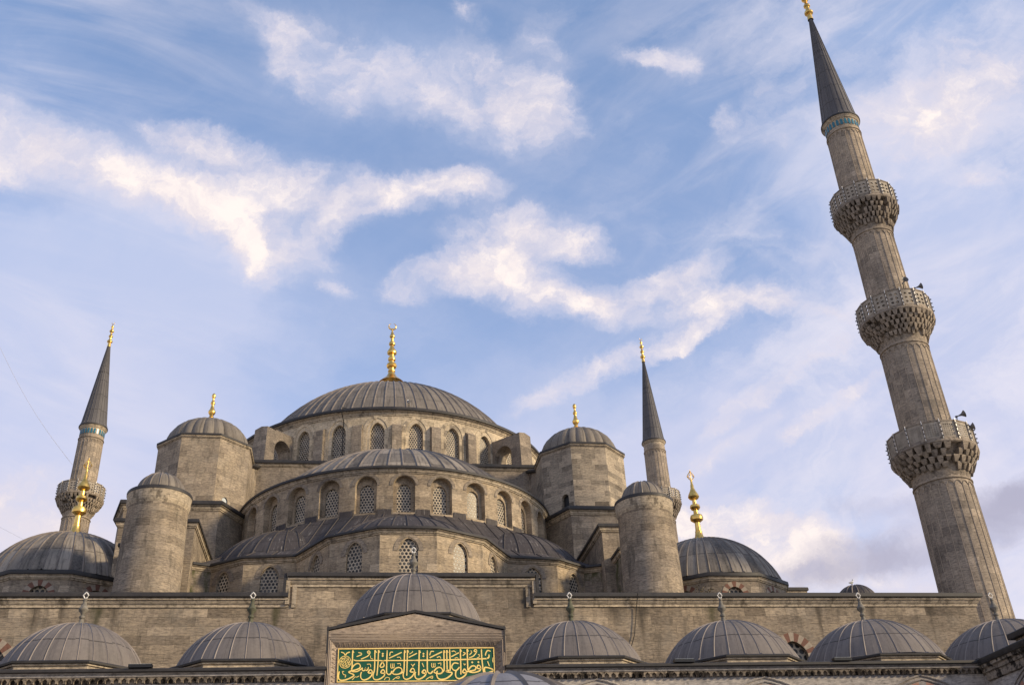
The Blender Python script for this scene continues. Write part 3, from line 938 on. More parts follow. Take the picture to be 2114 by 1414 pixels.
# flying buttresses: radial walls pierced by an arch
def flying(ang):
    d, t = (sin(ang), -cos(ang)), (cos(ang), sin(ang))
    P = lambda r, s, z: (CX + d[0] * r + t[0] * s, CY + d[1] * r + t[1] * s, z)
    mb = MB()
    r0, r1, w = 12.3, 15.5, .58
    zt = lambda r: 31.45 - (r - 12.3) * .06
    op = (13.65, 1.75, 27.8, 29.85, 30.75, .05, 0)
    A = arch(op[0], op[1], op[3], op[4], op[5])
    for s in (-w, w):
        mb.face([P(r0, s, 27.6), P(op[0] - op[1] / 2, s, 27.6), P(op[0] - op[1] / 2, s, zt(r0)), P(r0, s, zt(r0))], 'old_limestone')
        mb.face([P(op[0] + op[1] / 2, s, 27.6), P(r1, s, 27.6), P(r1 - .12, s, zt(r1)), P(op[0] + op[1] / 2, s, zt(r1))], 'old_limestone')
        for i in range(len(A) - 1):
            a, b = A[i], A[i + 1]
            mb.face([P(a[0], s, a[1]), P(b[0], s, b[1]), P(b[0], s, zt(b[0])), P(a[0], s, zt(a[0]))], 'old_limestone')
    AA = [(op[0] - op[1] / 2, 27.6)] + A + [(op[0] + op[1] / 2, 27.6)]
    for i in range(len(AA) - 1):
        a, b = AA[i], AA[i + 1]
        mb.face([P(a[0], -w, a[1]), P(b[0], -w, b[1]), P(b[0], w, b[1]), P(a[0], w, a[1])], 'old_limestone')
    mb.face([P(r1, -w, 27.6), P(r1, w, 27.6), P(r1 - .12, w, zt(r1)), P(r1 - .12, -w, zt(r1))], 'old_limestone')
    mb.face([P(r0, -w, zt(r0)), P(r0, 0, zt(r0) + .13), P(r1 - .12, 0, zt(r1) + .13), P(r1 - .12, -w, zt(r1))], 'old_limestone')
    mb.face([P(r0, w, zt(r0)), P(r0, 0, zt(r0) + .13), P(r1 - .12, 0, zt(r1) + .13), P(r1 - .12, w, zt(r1))], 'old_limestone')
    mb.face([P(r1 - .12, -w, zt(r1)), P(r1 - .12, w, zt(r1)), P(r1 - .12, 0, zt(r1) + .13)], 'old_limestone')
    return mb.build('flying_buttress', great)


for s in (-1, 1):
    flying(s * R(37.5))

# --- half dome ----------------------------------------------------------------------------------
HY, HR, HZ = 61.0, 9.62, 22.62
hd = MB()
dome(hd, 0, HY, 8.75, HZ + .06, 4.35, 'lead_streaked', 62, .065, flare=.2)
half = hd.build('half_dome', mosque)
hw = MB()
fh = cyl_map(0, HY, HR)
HST = R(12.52)
hops = []
for k in range(-5, 6):
    u = (R(.25) + k * HST) * HR
    op = (u, 1.20, 19.95, 21.53, 22.10, .02, .34)
    bay(hw, fh, u - HST * HR / 2, u + HST * HR / 2, 11, HZ - .2, op, 'limestone_lit', 2)
    # stepped inner frame between the recess and the screen
    inner = (u, .82, 19.98, 21.28, 21.72, .02, .1)
    A = [(u - .6, 19.95)] + arch(u, 1.2, 21.53, 22.10, .02) + [(u + .6, 19.95)]
    B = [(u - .41, 19.95)] + arch(u, .82, 21.28, 21.72, .02) + [(u + .41, 19.95)]
    for i in range(len(A) - 1):
        hw.face([fh(*A[i], .34), fh(*A[i + 1], .34), fh(*B[i + 1], .34), fh(*B[i], .34)], 'limestone_lit')
        hw.face([fh(*B[i], .34), fh(*B[i + 1], .34), fh(*B[i + 1], .46), fh(*B[i], .46)], 'limestone_lit')
    hops.append(inner)
    # raised voussoir band
    A, B = arch(u, 1.26, 21.53, 22.13, .02), arch(u, 1.60, 21.53, 22.30, .02)
    for i in range(len(A) - 1):
        hw.face([fh(*A[i], -.03), fh(*A[i + 1], -.03), fh(*B[i + 1], -.03), fh(*B[i], -.03)], 'old_limestone')
for s in (-1, 1):
    a0 = s * 5.5 * HST + R(.25)
    hw.lathe(0, HY, [(HR, 11), (HR, HZ - .2)], 'limestone_lit', 8, min(a0, s * R(88)), max(a0, s * R(88)))
hw.build('drum', half)
for op in hops:
    pane(fh, op, .44, pitch=.178).build('window', half)
ed, mo = MB(), MB()
eave(ed, mo, circle(0, HY, HR, 72, R(-88), R(88), False), HZ, False, .26, .17, .24, .9, .10)
ed.build('coping', half)
mo.build('cornice', half)

# --- the three little apses below it ------------------------------------------------------------------
RV = [(1.35, 45.45), (3.7, 46.8), (5.05, 49.15), (5.34, 49.58), (8.0, 49.92), (9.72, 51.22), (10.66, 50.85)]
POLY = [(-x, y) for x, y in reversed(RV)] + RV
EZ = 16.88
xw = MB()
xops = []
for i in range(len(POLY) - 1):
    a, b = POLY[i], POLY[i + 1]
    f, L = seg_map(a, b)
    mid = (abs(a[0] + b[0]) / 2)
    mat = 'mossy_limestone' if i in (0, len(POLY) - 2) else 'limestone_lit'
    if L > 1.5 and mid < 9.5 and not i in (0, len(POLY) - 2):
        uc = L / 2
        if mid > 8:
            uc = 1.30 if a[0] > 0 else L - 1.30
        op = (uc, .90 if mid < 1 or mid > 5 else .84, 13.5, 15.75, 16.36, .30, .14)
        if mid > 8:
            op = (uc, .80, 13.5, 15.75, 16.36, .30, .14)
        bay(xw, f, 0, L, 11, EZ - .25, op, mat, 2)
        xops.append((f, op))
        A, B = arch(uc, .98, 15.75, 16.42, .3), arch(uc, 1.42, 15.75, 16.62, .25)
        for j in range(len(A) - 1):
            xw.face([f(*A[j], -.025), f(*A[j + 1], -.025), f(*B[j + 1], -.025), f(*B[j], -.025)], 'old_limestone')
    else:
        xw.face([(*a, 11), (*b, 11), (*b, EZ - .25), (*a, EZ - .25)], mat, [(0, 11), (L, 11), (L, EZ - .25), (0, EZ - .25)])
apse = xw.build('apse_wall', mosque, 20)
for f, op in xops:
    pane(f, op, .13, pitch=.19).build('window', apse)
ed, mo = MB(), MB()
eave(ed, mo, POLY, EZ, False, .28, .15, .22, .1, .03)
ed.build('coping', apse)
mo.build('cornice', apse)
# lead skirt between the apses and the half dome drum
sk = MB()
rows = [[], [], []]
NS = 120
for j in range(NS + 1):
    a = R(-74 + 148 * j / NS)
    d = (sin(a), -cos(a))
    best = None
    for i in range(len(POLY) - 1):
        (x1, y1), (x2, y2) = POLY[i], POLY[i + 1]
        ex, ey = x2 - x1, y2 - y1
        den = d[0] * ey - d[1] * ex
        if abs(den) < 1e-9: continue
        t = ((x1 - 0) * ey - (y1 - HY) * ex) / den
        s_ = ((x1 - 0) * d[1] - (y1 - HY) * d[0]) / den
        if t > 0 and -.001 <= s_ <= 1.001 and (best is None or t > best):
            best = t
    if best is None: continue
    rb = best
    zt = 19.88
    rows[0].append((d[0] * (rb - .02), HY + d[1] * (rb - .02), EZ + .04))
    rm_ = HR + (rb - HR) * .55
    rows[1].append((d[0] * rm_, HY + d[1] * rm_, EZ + (zt - EZ) * .36))
    rows[2].append((d[0] * (HR - .05), HY + d[1] * (HR - .05), zt))
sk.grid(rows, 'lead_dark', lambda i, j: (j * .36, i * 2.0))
for j in range(0, len(rows[0]), 4):              # standing seams
    l = [rows[0][j], rows[1][j], rows[2][j]]
    sk.tube([(p[0], p[1], p[2] + .015) for p in l], .035, 'lead_dark', 4, False)
for k in range(-5, 5):                            # lead upstands between the windows
    a = R(.25) + (k + .5) * HST
    q = []
    for i in range(7):
        b = a + (i - 3) / 3 * (HST / 2 - .68 / HR)
        q.append(b)
    hi, ro = 20.12, HR + .05
    for i in range(6):
        p, r_ = q[i], q[i + 1]
        c = lambda b, rr, z: (rr * sin(b), HY - rr * cos(b), z)
        sk.face([c(p, ro, 19.7), c(r_, ro, 19.7), c(r_, ro, hi), c(p, ro, hi)], 'lead_dark', [(p * 20, 0), (r_ * 20, 0), (r_ * 20, .4), (p * 20, .4)])
        sk.face([c(p, ro, hi), c(r_, ro, hi), c(r_, HR - .01, hi + .02), c(p, HR - .01, hi + .02)], 'lead_dark')
sk.build('skirt_roof', apse)
for (x, y, rf, h) in ((0, 50.5, 4.5, 2.05), (-6.1, 54.6, 4.6, 2.75), (6.1, 54.6, 4.6, 2.75)):
    mb = MB()
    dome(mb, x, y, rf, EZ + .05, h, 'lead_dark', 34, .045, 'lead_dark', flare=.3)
    mb.build('apse_dome', mosque)

# --- corner piers, octagonal towers, stepped side walls ---------------------------------------------------
for s in (-1, 1):
    fl = lambda pts: pts if s > 0 else [(-x, y) for x, y in reversed(pts)]
    # pier
    pp = fl([(7.6, 61.6), (10.35, 56.0), (15.6, 56.0), (16.4, 58.5), (16.4, 66.0), (7.6, 66.0)])
    mb = MB()
    mb.prism(pp, 11, 21.9, 'limestone', True, False)
    pier = mb.build('pier', mosque)
    ed, mo = MB(), MB()
    eave(ed, mo, pp, 22.2, True, .30, .24, .28, 2.2, .25)
    ed.build('coping', pier)
    mo.build('cornice', pier)
    # octagon
    ox, oy, orr = s * 12.05, 59.85, 2.98
    og = ngon(ox, oy, orr, 8)
    mb = MB()
    wop = None
    for i in range(8):
        a, b = og[i], og[(i + 1) % 8]
        f, L = seg_map(a, b)
        if i == (7 if s > 0 else 1):
            uc = L * (.70 if s > 0 else .36)
            op = (uc, .52, 22.35, 23.4, 23.68, .0, .25) if s > 0 else (uc, .42, 22.35, 22.95, 23.2, .0, .2)
            bay(mb, f, 0, L, 21.5, 26.85, op, 'patched_limestone' if s > 0 else 'limestone', 1)
            wop = (f, op)
        else:
            mb.face([(*a, 21.5), (*b, 21.5), (*b, 26.85), (*a, 26.85)], 'patched_limestone' if s > 0 else 'limestone', [(i * 2.3, 21.5), (i * 2.3 + L, 21.5), (i * 2.3 + L, 26.85), (i * 2.3, 26.85)])
    # sloping wall that ties the tower to the great dome
    q = [(9.6, 60.6), (9.3, 61.6), (8.0, 66.4), (10.6, 66.4)]
    q = q if s > 0 else [(-x, y) for x, y in reversed(q)]
    tower = mb.build('corner_tower', mosque)
    pane(wop[0], wop[1], .24 if s > 0 else .08, 'dark_opening' if s > 0 else 'dusty_glass').build('window', tower)
    mb = MB()
    za, zb = 26.55, 28.75
    A, B, C_, D_ = (s * 9.55, 60.9), (s * 8.9, 65.9), (s * 10.6, 66.2), (s * 11.2, 61.5)
    za, zb = 26.75, 28.6
    top = [(*A, za), (*B, zb), (*C_, zb), (*D_, za)]
    mb.face([(*A, 24), (*B, 24), (*B, zb), (*A, za)], 'limestone')
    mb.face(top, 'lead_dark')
    mb.face([(*C_, 24), (*D_, 24), (*D_, za), (*C_, zb)], 'limestone')
    mb.tube([(A[0] - s * .12, A[1], za + .02), (B[0] - s * .12, B[1], zb + .02)], .13, 'lead_edge', 6)
    mb.build('tie_wall', tower)
    ed, mo = MB(), MB()
    eave(ed, mo, og, 27.08, True, .12, .14, .16, .6, .06)
    ed.build('coping', tower)
    mo.build('cornice', tower)
    mb = MB()
    prof = [(r_, 27.06 + (z_ - 27.06) * .76) for r_, z_ in [(2.62, 27.06), (2.62, 27.35), (2.55, 27.75), (2.42, 28.2), (2.20, 28.65), (1.85, 29.1), (1.45, 29.42), (1.0, 29.65), (.55, 29.77), (.2, 29.82), (.001, 29.83)]]
    dome(mb, ox, oy, 2.62, 27.06, 2.7, 'lead', scallop=24, sc_amt=.05, prof=prof)
    mb.build('dome', tower)
    finial('finial', tower, ox, oy, 29.2, 2.2, 'short', 'gold', 'none')
    # stepped walls beside the apses
    x0, x1 = (10.6, 14.3) if s > 0 else (-14.3, -10.6)
    mb = MB()
    mb.box(x0, x1, 50.0, 56.2, 11, 18.55, 'limestone', 'd')
    st = mb.build('stepped_wall', mosque)
    x2, x3 = (11.15, 13.6) if s > 0 else (-13.6, -11.15)
    mb = MB()
    mb.box(x2, x3, 48.5, 50.0, 11, 16.75, 'mossy_limestone' if s > 0 else 'limestone', 'db')
    mb.build('lower_step', st)
    ed, mo = MB(), MB()
    eave(ed, mo, [(x0, 56.1), (x0, 50.0), (x1, 50.0), (x1, 56.1)], 18.85, False, .22, .20, .24, .9, .1)
    eave(ed, mo, [(x2, 50.0), (x2, 48.5), (x3, 48.5), (x3, 50.0)], 17.02, False, .20, .18, .22, .9, .1)
    ed.build('coping', st)
    mo.build('cornice', st)
    # round stair turret
    tx, ty = (-11.70 if s < 0 else 11.87, 46.0)
    mb = MB()
    mb.lathe(tx, ty, [(1.47, 11), (1.43, 15), (1.36, 17.75)], 'limestone', 48)
    mb.lathe(tx, ty, [(1.36, 17.75), (1.41, 17.83), (1.44, 17.98), (1.44, 18.25), (1.47, 18.34)], 'moulding', 48)
    tur = mb.build('turret', mosque)
    mb = MB()
    dome(mb, tx, ty, 1.12, 18.5, 1.10, 'lead', 16, .04, flare=.12, phase=.1)
    mb.build('dome', tur)
    mb = MB()
    mb.sweep(circle(tx, ty, 1.36, 48), [(.08, 18.33), (.12, 18.35), (.13, 18.46), (.11, 18.51), (-.4, 18.58)], 'lead_edge', True)
    mb.build('coping', tur)
    # side domes
    sx, sy, sz = s * 17.15, 53.0, 15.82
    sg = ngon(sx, sy, 4.32, 10)
    mb = MB()
    sops = []
    for i in range(10):
        a, b = sg[i], sg[(i + 1) % 10]
        f, L = seg_map(a, b)
        if i in (0, 1, 2, 9, 8):
            op = (L / 2, .86, 13.0, 14.70, 15.10, .1, .2)
            bay(mb, f, 0, L, 11, sz - .2, op, 'limestone', 1)
            voussoirs(mb, f, op, .30, 9, 'brick_red', 'voussoir_white')
            sops.append((f, op))
        else:
            mb.face([(*a, 11), (*b, 11), (*b, sz - .2), (*a, sz - .2)], 'limestone', [(i * 3, 11), (i * 3 + L, 11), (i * 3 + L, sz - .2), (i * 3, sz - .2)])
    sdm = MB()
    dome(sdm, sx, sy, 4.22, sz + .04, 3.12, 'lead_streaked', 44, .05, flare=.12)
    sd = sdm.build('side_dome', mosque)
    mb.build('drum', sd)
    for f, op in sops:
        pane(f, op, .18, pitch=.24).build('window', sd)
    ed, mo = MB(), MB()
    eave(ed, mo, sg, sz, True, .22, .22, .22, .5, .05)
    ed.build('coping', sd)
    mo.build('cornice', sd)
    finial('finial', sd, sx, sy, 18.72, 4.72, 'tall', 'gold', 'leaf', 'gold', .92)

# lower roof corner that shows beyond the right hand side dome, and the small rear cupola
mb = MB()
mb.prism([(21.0, 54.0), (23.4, 54.0), (23.4, 60), (21, 60)], 11, 16.3, 'limestone')
cr = mb.build('corner_block', mosque)
ed, mo = MB(), MB()
eave(ed, mo, [(21.0, 60), (21.0, 54.0), (23.4, 54.0), (23.4, 60)], 16.6, False, .2, .2, .2, .9, .05)
ed.build('coping', cr)
mo.build('cornice', cr)
mb = MB()
dome(mb, 29.75, 60, 1.35, 17.3, 1.30, 'lead_dark', 20, .04)
mb.lathe(29.75, 60, [(1.3, 11), (1.3, 17.2), (1.42, 17.25), (1.42, 17.36)], 'limestone', 32)
mb.build('cupola', mosque)


# ------------------------------------------------------------------ minarets
def minaret(label, cx, cy, sections, balconies, cone, fin, tile=True, ribs=22, phase=0.0):
    """sections: [(z0, r0, z1, r1)]; balconies: [(z_corbel, r_corbel, z_floor, r_floor, parapet_h, lattice)]; cone: (z0, r, z1)"""
    t = thing('minaret', label, 'minaret', (cx, cy, GZ), 'minarets')
    mb = MB()
    for (z0, r0, z1, r1) in sections:
        n = ribs
        mb.lathe(cx, cy, [(r0, z0), (r0 + (r1 - r0) * .5, (z0 + z1) / 2), (r1, z1)], 'minaret_limestone', n, phase, phase + 2 * pi)
        if r0 > 1.0:
            top = z1 - (.75 if z1 - z0 > 3.5 else .3)
            for k in range(n):
                a = phase + 2 * pi * k / n
                rr = lambda z: r0 + (r1 - r0) * (z - z0) / (z1 - z0) + .012
                mb.tube([(cx + rr(z) * sin(a), cy - rr(z) * cos(a), z) for z in (z0, top - .25)], .015, 'minaret_limestone', 4, False)
                pts = []
                for i in range(9):             # blind arcade under the balcony
                    b = a + 2 * pi / n * (i / 8)
                    z = top - .25 + .26 * sin(pi * i / 8)
                    pts.append((cx + rr(z) * sin(b), cy - rr(z) * cos(b), z))
                mb.tube(pts, .020, 'minaret_limestone', 4, False)
            mb.lathe(cx, cy, [(rr(top) - .02, top + .12), (rr(top) + .05, top + .15), (rr(top) + .05, top + .2), (rr(top) - .02, top + .23)], 'minaret_limestone', 40)
    mb.build('shaft', t)
    rng_ = random.Random(int(cx * 10))
    for bi, (zc, rc, zf, rf, ph, lat) in enumerate(balconies):
        mb = MB()
        n = 28 if lat else 38
        tiers = 4 if lat else 5
        mb.lathe(cx, cy, [(rc - .02, zc - .35), (rc + .03, zc), (rc + (rf - rc) * .12, zc + (zf - zc) * .45), (rc + (rf - rc) * .45, zc + (zf - zc) * .8), (rf * .86, zf)], 'corbel_stone', 40)
        for k in range(tiers):                  # rows of stalactite brackets
            z0 = zc + (zf - zc) * k / tiers
            z1 = zc + (zf - zc) * (k + 1) / tiers
            ra = rc + (rf - rc) * (k / tiers) ** 1.1 + .02
            rb0 = rc + (rf - rc) * ((k + 1) / tiers) ** .9 + .03
            for j in range(n):
                rb = rb0 + .05 * rng_.random()
                a = phase + 2 * pi * (j + .5 * (k % 2)) / n
                if rng_.random() < .09: continue
                dv, tv = (sin(a), -cos(a)), (cos(a), sin(a))
                w1 = rb * pi / n * (.50 + .34 * rng_.random())
                w0 = w1 * (.45 + .25 * rng_.random())
                drop = (-.15 + .75 * rng_.random() ** 1.5) * (z1 - z0)
                P = lambda r_, s_, z_: (cx + dv[0] * r_ + tv[0] * s_, cy + dv[1] * r_ + tv[1] * s_, z_)
                top = [P(ra - .18, -w1, z1), P(rb, -w1, z1), P(rb, w1, z1), P(ra - .18, w1, z1)]
                mid = [P(ra - .18, -w1, z1 - .3 * (z1 - z0)), P(rb - .01, -w1, z1 - .3 * (z1 - z0)), P(rb - .01, w1, z1 - .3 * (z1 - z0)), P(ra - .18, w1, z1 - .3 * (z1 - z0))]
                bot = [P(ra - .18, -w0, z0 - drop), P(ra + .10, -w0, z0 - drop), P(ra + .10, w0, z0 - drop), P(ra - .18, w0, z0 - drop)]
                for A, B in ((top, mid), (mid, bot)):
                    for i in range(4):
                        mb.face([A[i], A[(i + 1) % 4], B[(i + 1) % 4], B[i]], 'corbel_stone')
                mb.face(bot, 'corbel_stone')
        mb.lathe(cx, cy, [(rf * .88, zf), (rf - .01, zf + .01), (rf + .03, zf + .06), (rf + .03, zf + .12), (rf, zf + .17), (rf - .02, zf + .26), (rc, zf + .27)], 'corbel_stone', 48)
        bal = mb.build('balcony', t)
        np_ = 16
        mb = MB()
        rp = rf - .01
        zb, zt = zf + .22, zf + .22 + ph
        post = MB()
        for j in range(np_):
            a, b = phase + 2 * pi * j / np_, phase + 2 * pi * (j + 1) / np_
            for rr in (rp, rp - .09):
                p0, p1 = (cx + rr * sin(a), cy - rr * cos(a)), (cx + rr * sin(b), cy - rr * cos(b))
                mb.face([(*p0, zb), (*p1, zb), (*p1, zt), (*p0, zt)], 'pierced_lattice' if lat else 'pierced_panel', [(0, 0), (1, 0), (1, 1), (0, 1)])
            q = [(cx + r_ * sin(c_), cy - r_ * cos(c_)) for r_, c_ in ((rp + .03, a), (rp + .03, b), (rp - .11, b), (rp - .11, a))]
            post.prism(q, zt, zt + .07, 'corbel_stone')
            post.prism(q, zb - .02, zb + .07, 'corbel_stone')
            dv, tv = (sin(a), -cos(a)), (cos(a), sin(a))
            post.obox((cx + dv[0] * (rp - .03), cy + dv[1] * (rp - .03)), tv, .055, dv, .07, zb, zt + .04, 'corbel_stone')
        par = mb.build('parapet', bal)
        post.build('rail', bal)
        lamp = MB()                               # festival lamp strips fixed to the parapet
        lamp.box(-.016, .016, -rf - .05, -rf - .03, zb - .05, zt + .12, 'pale_metal')
        for q in range(4):
            z = zb + (zt - zb) * (q + .3) / 4
            lamp.box(-.022, .022, -rf - .12, -rf - .045, z, z + .06, 'grey_metal')
        me = None
        for j in range(np_):
            a = phase + 2 * pi * j / np_
            if me is None:
                lo = lamp.build('lamp', bal, loc=(cx, cy, 0), rot=a)
                me = lo
            else:
                l2 = me.copy()
                COL.objects.link(l2)
                l2.rotation_euler.z = a
    z0, r, z1 = cone
    mb = MB()
    nb = 20
    pr = [(r - .02, z0 - .02), (r, z0), (r * .985, z0 + .08), (r * .90, z0 + .35)]
    pr += [(r * .90 * (1 - k / 10) + .09 * k / 10, z0 + .35 + (z1 - z0 - .35) * k / 10) for k in range(1, 11)]
    mb.lathe(cx, cy, pr, 'lead_cone', nb * 2, phase, phase + 2 * pi, nb / (2 * pi), None, True)
    for k in range(nb):
        a = phase + 2 * pi * k / nb
        mb.tube([(cx + rr * sin(a), cy - rr * cos(a), z) for rr, z in pr[2:]], .03, 'lead_cone', 4, False)
    mb.lathe(cx, cy, [(r + .0, z0 - .10), (r + .05, z0 - .09), (r + .05, z0), (r - .02, z0 + .02)], 'lead_edge', 40)
    co = mb.build('cone', t)
    mb = MB()
    mb.lathe(cx, cy, [(r * .87, z0 - .75), (r * .88, z0 - .34), (r * .93, z0 - .30), (r * .96, z0 - .18), (r, z0 - .14), (r, z0 - .10)], 'moulding', 40)
    if tile:
        for k in range(26):                       # turquoise tile niches
            a = phase + 2 * pi * (k + .5) / 26
            dv, tv = (sin(a), -cos(a)), (cos(a), sin(a))
            P = lambda s_, z_: (cx + dv[0] * (r * .885 + .012) + tv[0] * s_, cy + dv[1] * (r * .885 + .012) + tv[1] * s_, z_)
            w = r * .88 * pi / 26 * .62
            mb.face([P(-w, z0 - .86), P(w, z0 - .86), P(w, z0 - .50), P(w * .6, z0 - .42), P(0, z0 - .39), P(-w * .6, z0 - .42), P(-w, z0 - .50)], 'blue_tile')
    mb.build('tile_band', co)
    finial('finial', t, cx, cy, z1 - .25, fin, 'spire', 'gold', 'crescent', None, .95)
    return t


minaret('tall fluted three-balconied minaret with blue tiled collar, right of the wall', 28.2, 45.4,
        [(GZ, 1.85, 9, 1.8), (9, 1.60, 19.95, 1.46), (21.2, 1.37, 28.25, 1.30), (29.5, 1.24, 36.25, 1.18), (37.6, 1.13, 44.5, 1.05)],
        [(19.85, 1.48, 21.05, 2.22, .98, True), (28.2, 1.32, 29.4, 2.06, 1.05, False), (36.15, 1.20, 37.55, 1.93, 1.05, False)],
        (45.1, 1.21, 55.35), 3.6, phase=.12)
minaret('slim distant minaret with turquoise tiles under its cone, behind the leftmost gold spire', -24.8, 80,
        [(GZ, 1.3, 20, 1.25), (20, 1.10, 30.6, 1.04), (31.7, 1.02, 37.6, .96)],
        [(30.5, 1.06, 31.7, 1.78, .85, False)], (38.2, 1.11, 46.4), 2.75, phase=.05)
minaret('distant minaret partly hidden behind the right round stair turret', 29.0, 95,
        [(GZ, 1.5, 20, 1.4), (20, 1.28, 36.6, 1.22), (38.0, 1.20, 44.6, 1.14)],
        [(36.5, 1.25, 37.95, 2.05, 1.0, False)], (45.2, 1.27, 55.5), 3.4, tile=False, phase=.2)


# horn loudspeakers on the near minaret
def horn(label, base, aim, L=.62, r=.25):
    d = Vector(aim).normalized()
    x = d.cross(Vector((0, 0, 1))).normalized()
    y = d.cross(x)
    b = Vector(base)
    mb = MB()
    prof = [(.055, 0), (.075, .02), (.075, .22), (.04, .25), (.05, .40), (.085, .62), (.15, .82), (.25, .96), (.27, 1.0), (.25, .985), (.12, .72), (.02, .55)]
    rows = []
    for (rr, q) in prof:
        k = rr / .27 * r
        rows.append([b + d * (q * L) + (x * cos(2 * pi * j / 20) + y * sin(2 * pi * j / 20)) * k for j in range(21)])
    mb.grid(rows, 'speaker_grey', lambda i, j: (j, i))
    t = thing('loudspeaker', label, 'loudspeaker', tuple(b), 'horn loudspeakers on the minaret')
    mb.build('horn', t)
    br = MB()
    br.tube([b + d * L * .15, b + d * L * .1 - Vector((0, 0, .18)), b - d * .12 - Vector((0, 0, .34)), b - d * .12 - Vector((0, 0, .9))], .028, 'black_plastic', 6)
    br.build('bracket', t)


horn('horn loudspeaker facing out at us above the middle balcony of the tall minaret', (28.35, 43.98, 31.45), (-.10, -1, .12), .42, .19)
horn('horn loudspeaker aimed right, above the middle balcony of the tall minaret', (29.05, 44.15, 31.28), (1, -.35, .22), .50, .19)
horn('horn loudspeaker aimed right, highest of two above the lowest balcony of the minaret', (29.3, 44.2, 22.98), (1, -.40, .28), .52, .20)
horn('horn loudspeaker peeping just over the parapet of the lowest minaret balcony', (29.42, 44.0, 22.15), (1, -.5, .2), .55, .20)

# ------------------------------------------------------------------ courtyard arcade
port = thing('arcade', 'marble courtyard arcade roofed with a row of low lead domes, in front of the mosque', 'arcade', (4.0, 37.5, GZ))
PY, PZ = 34.0, 7.76
DOMES = [(-12.05, 2.44), (-6.15, 2.5), (5.83, 2.58), (11.93, 2.66), (17.80, 2.74), (23.65, 2.82)]
PXL, PXR = -20.3, 20.05
GA, GB = -3.23, 2.65                        # portal
aw = MB()
ops = []


def arch_wall(xa, xb, xc):
    f, L = seg_map((xa, PY), (xb, PY))
    op = (xc - xa, 4.5, GZ, 5.0, 7.10, .35, .7)
    bay(aw, f, 0, L, GZ, PZ - .38, op, 'marble', 1)
    # moulded archivolt and alternating voussoirs
    voussoirs(aw, f, (xc - xa, 4.5, GZ, 5.0, 7.10, .35, 0), -.55, 25, 'marble', 'porphyry', .02)
    for w, zt in ((4.62, 7.17), (4.9, 7.31)):
        aw.tube([(xa + u, PY - .03, z) for u, z in arch(xc - xa, w, 5.0, zt, .35, 24)], .035, 'marble', 5)


xs = [(-20.3, -15.05, -17.9), (-15.05, -9.1, -12.05), (-9.1, GA, -6.15), (GB, 8.87, 5.80), (8.87, 14.85, 11.75), (14.85, 20.05, 17.6)]
for a in xs:
    arch_wall(*a)
aw.box(PXL, GA, PY + .7, PY + .75, 7.2, PZ - .5, 'marble')
aw.box(GB, 26, PY + .7, PY + .75, 7.2, PZ - .5, 'marble')
awo = aw.build('arcade_wall', port)
cols = sorted({x for a in xs for x in a[:2]})
for x in cols[1:-1]:
    if GA - .01 < x < GB + .01: continue
    mb = MB()
    mb.lathe(x, PY + .35, [(.42, GZ), (.42, GZ + .2), (.33, GZ + .32), (.30, GZ + .5), (.27, 4.0), (.30, 4.05), (.36, 4.3), (.45, 4.7), (.47, 5.0)], 'marble', 20)
    mb.build('column', port)
# frieze of little niches under the eaves
fz = MB()
for (xa, xb) in ((PXL, GA - .02), (GB + .02, PXR)):
    z0, z1 = PZ - .43, PZ - .24
    nn = int((xb - xa) / .235)
    wv = (xb - xa) / nn
    for i in range(nn):
        x = xa + wv * i
        yo, yi = PY - .14, PY - .02
        fz.face([(x, yo, z0 + .02), (x + wv * .16, yo, z0), (x + wv * .16, yo, z1), (x, yo, z1)], 'frieze_stone')
        fz.face([(x + wv * .84, yo, z0), (x + wv, yo, z0 + .02), (x + wv, yo, z1), (x + wv * .84, yo, z1)], 'frieze_stone')
        pts = [(x + wv * .16, z0), (x + wv * .16, z0 + .09), (x + wv * .5, z0 + .165), (x + wv * .84, z0 + .09), (x + wv * .84, z0)]
        fz.face([(pts[1][0], yo, pts[1][1]), (pts[2][0], yo, pts[2][1]), (x + wv * .5, yo, z1), (x + wv * .16, yo, z1)], 'frieze_stone')
        fz.face([(pts[2][0], yo, pts[2][1]), (pts[3][0], yo, pts[3][1]), (x + wv * .84, yo, z1), (x + wv * .5, yo, z1)], 'frieze_stone')
        for k in range(4):
            a, b = pts[k], pts[k + 1]
            fz.face([(a[0], yo, a[1]), (b[0], yo, b[1]), (b[0], yi, b[1]), (a[0], yi, a[1])], 'frieze_stone')
        fz.face([(p[0], yi, p[1]) for p in pts], 'frieze_stone')
    fz.sweep([(xa, PY), (xb, PY)], [(.14, z1), (.17, z1 + .01), (.17, z1 + .045), (.13, z1 + .055), (.13, z1 + .085), (.22, z1 + .13)], 'marble')
fz.build('frieze', port)
ed = MB()
for (xa, xb) in ((PXL, GA - .02), (GB + .02, PXR)):
    ed.sweep([(xa, PY), (xb, PY)], [(.20, PZ - .12), (.30, PZ - .115), (.32, PZ - .10), (.32, PZ - .02), (.29, PZ), (-.6, PZ + .10), (-7.3, PZ + .16)], 'lead_edge', False, ['lead_edge'] * 4 + ['lead_dark'] * 2)
ed.box(GA, GB, PY + .3, 41.3, PZ - .1, PZ + .12, 'lead_dark')
ed.box(20.05, 27.0, PY, 41.3, PZ - .1, PZ + .14, 'lead_dark')
ed.build('roof', port)


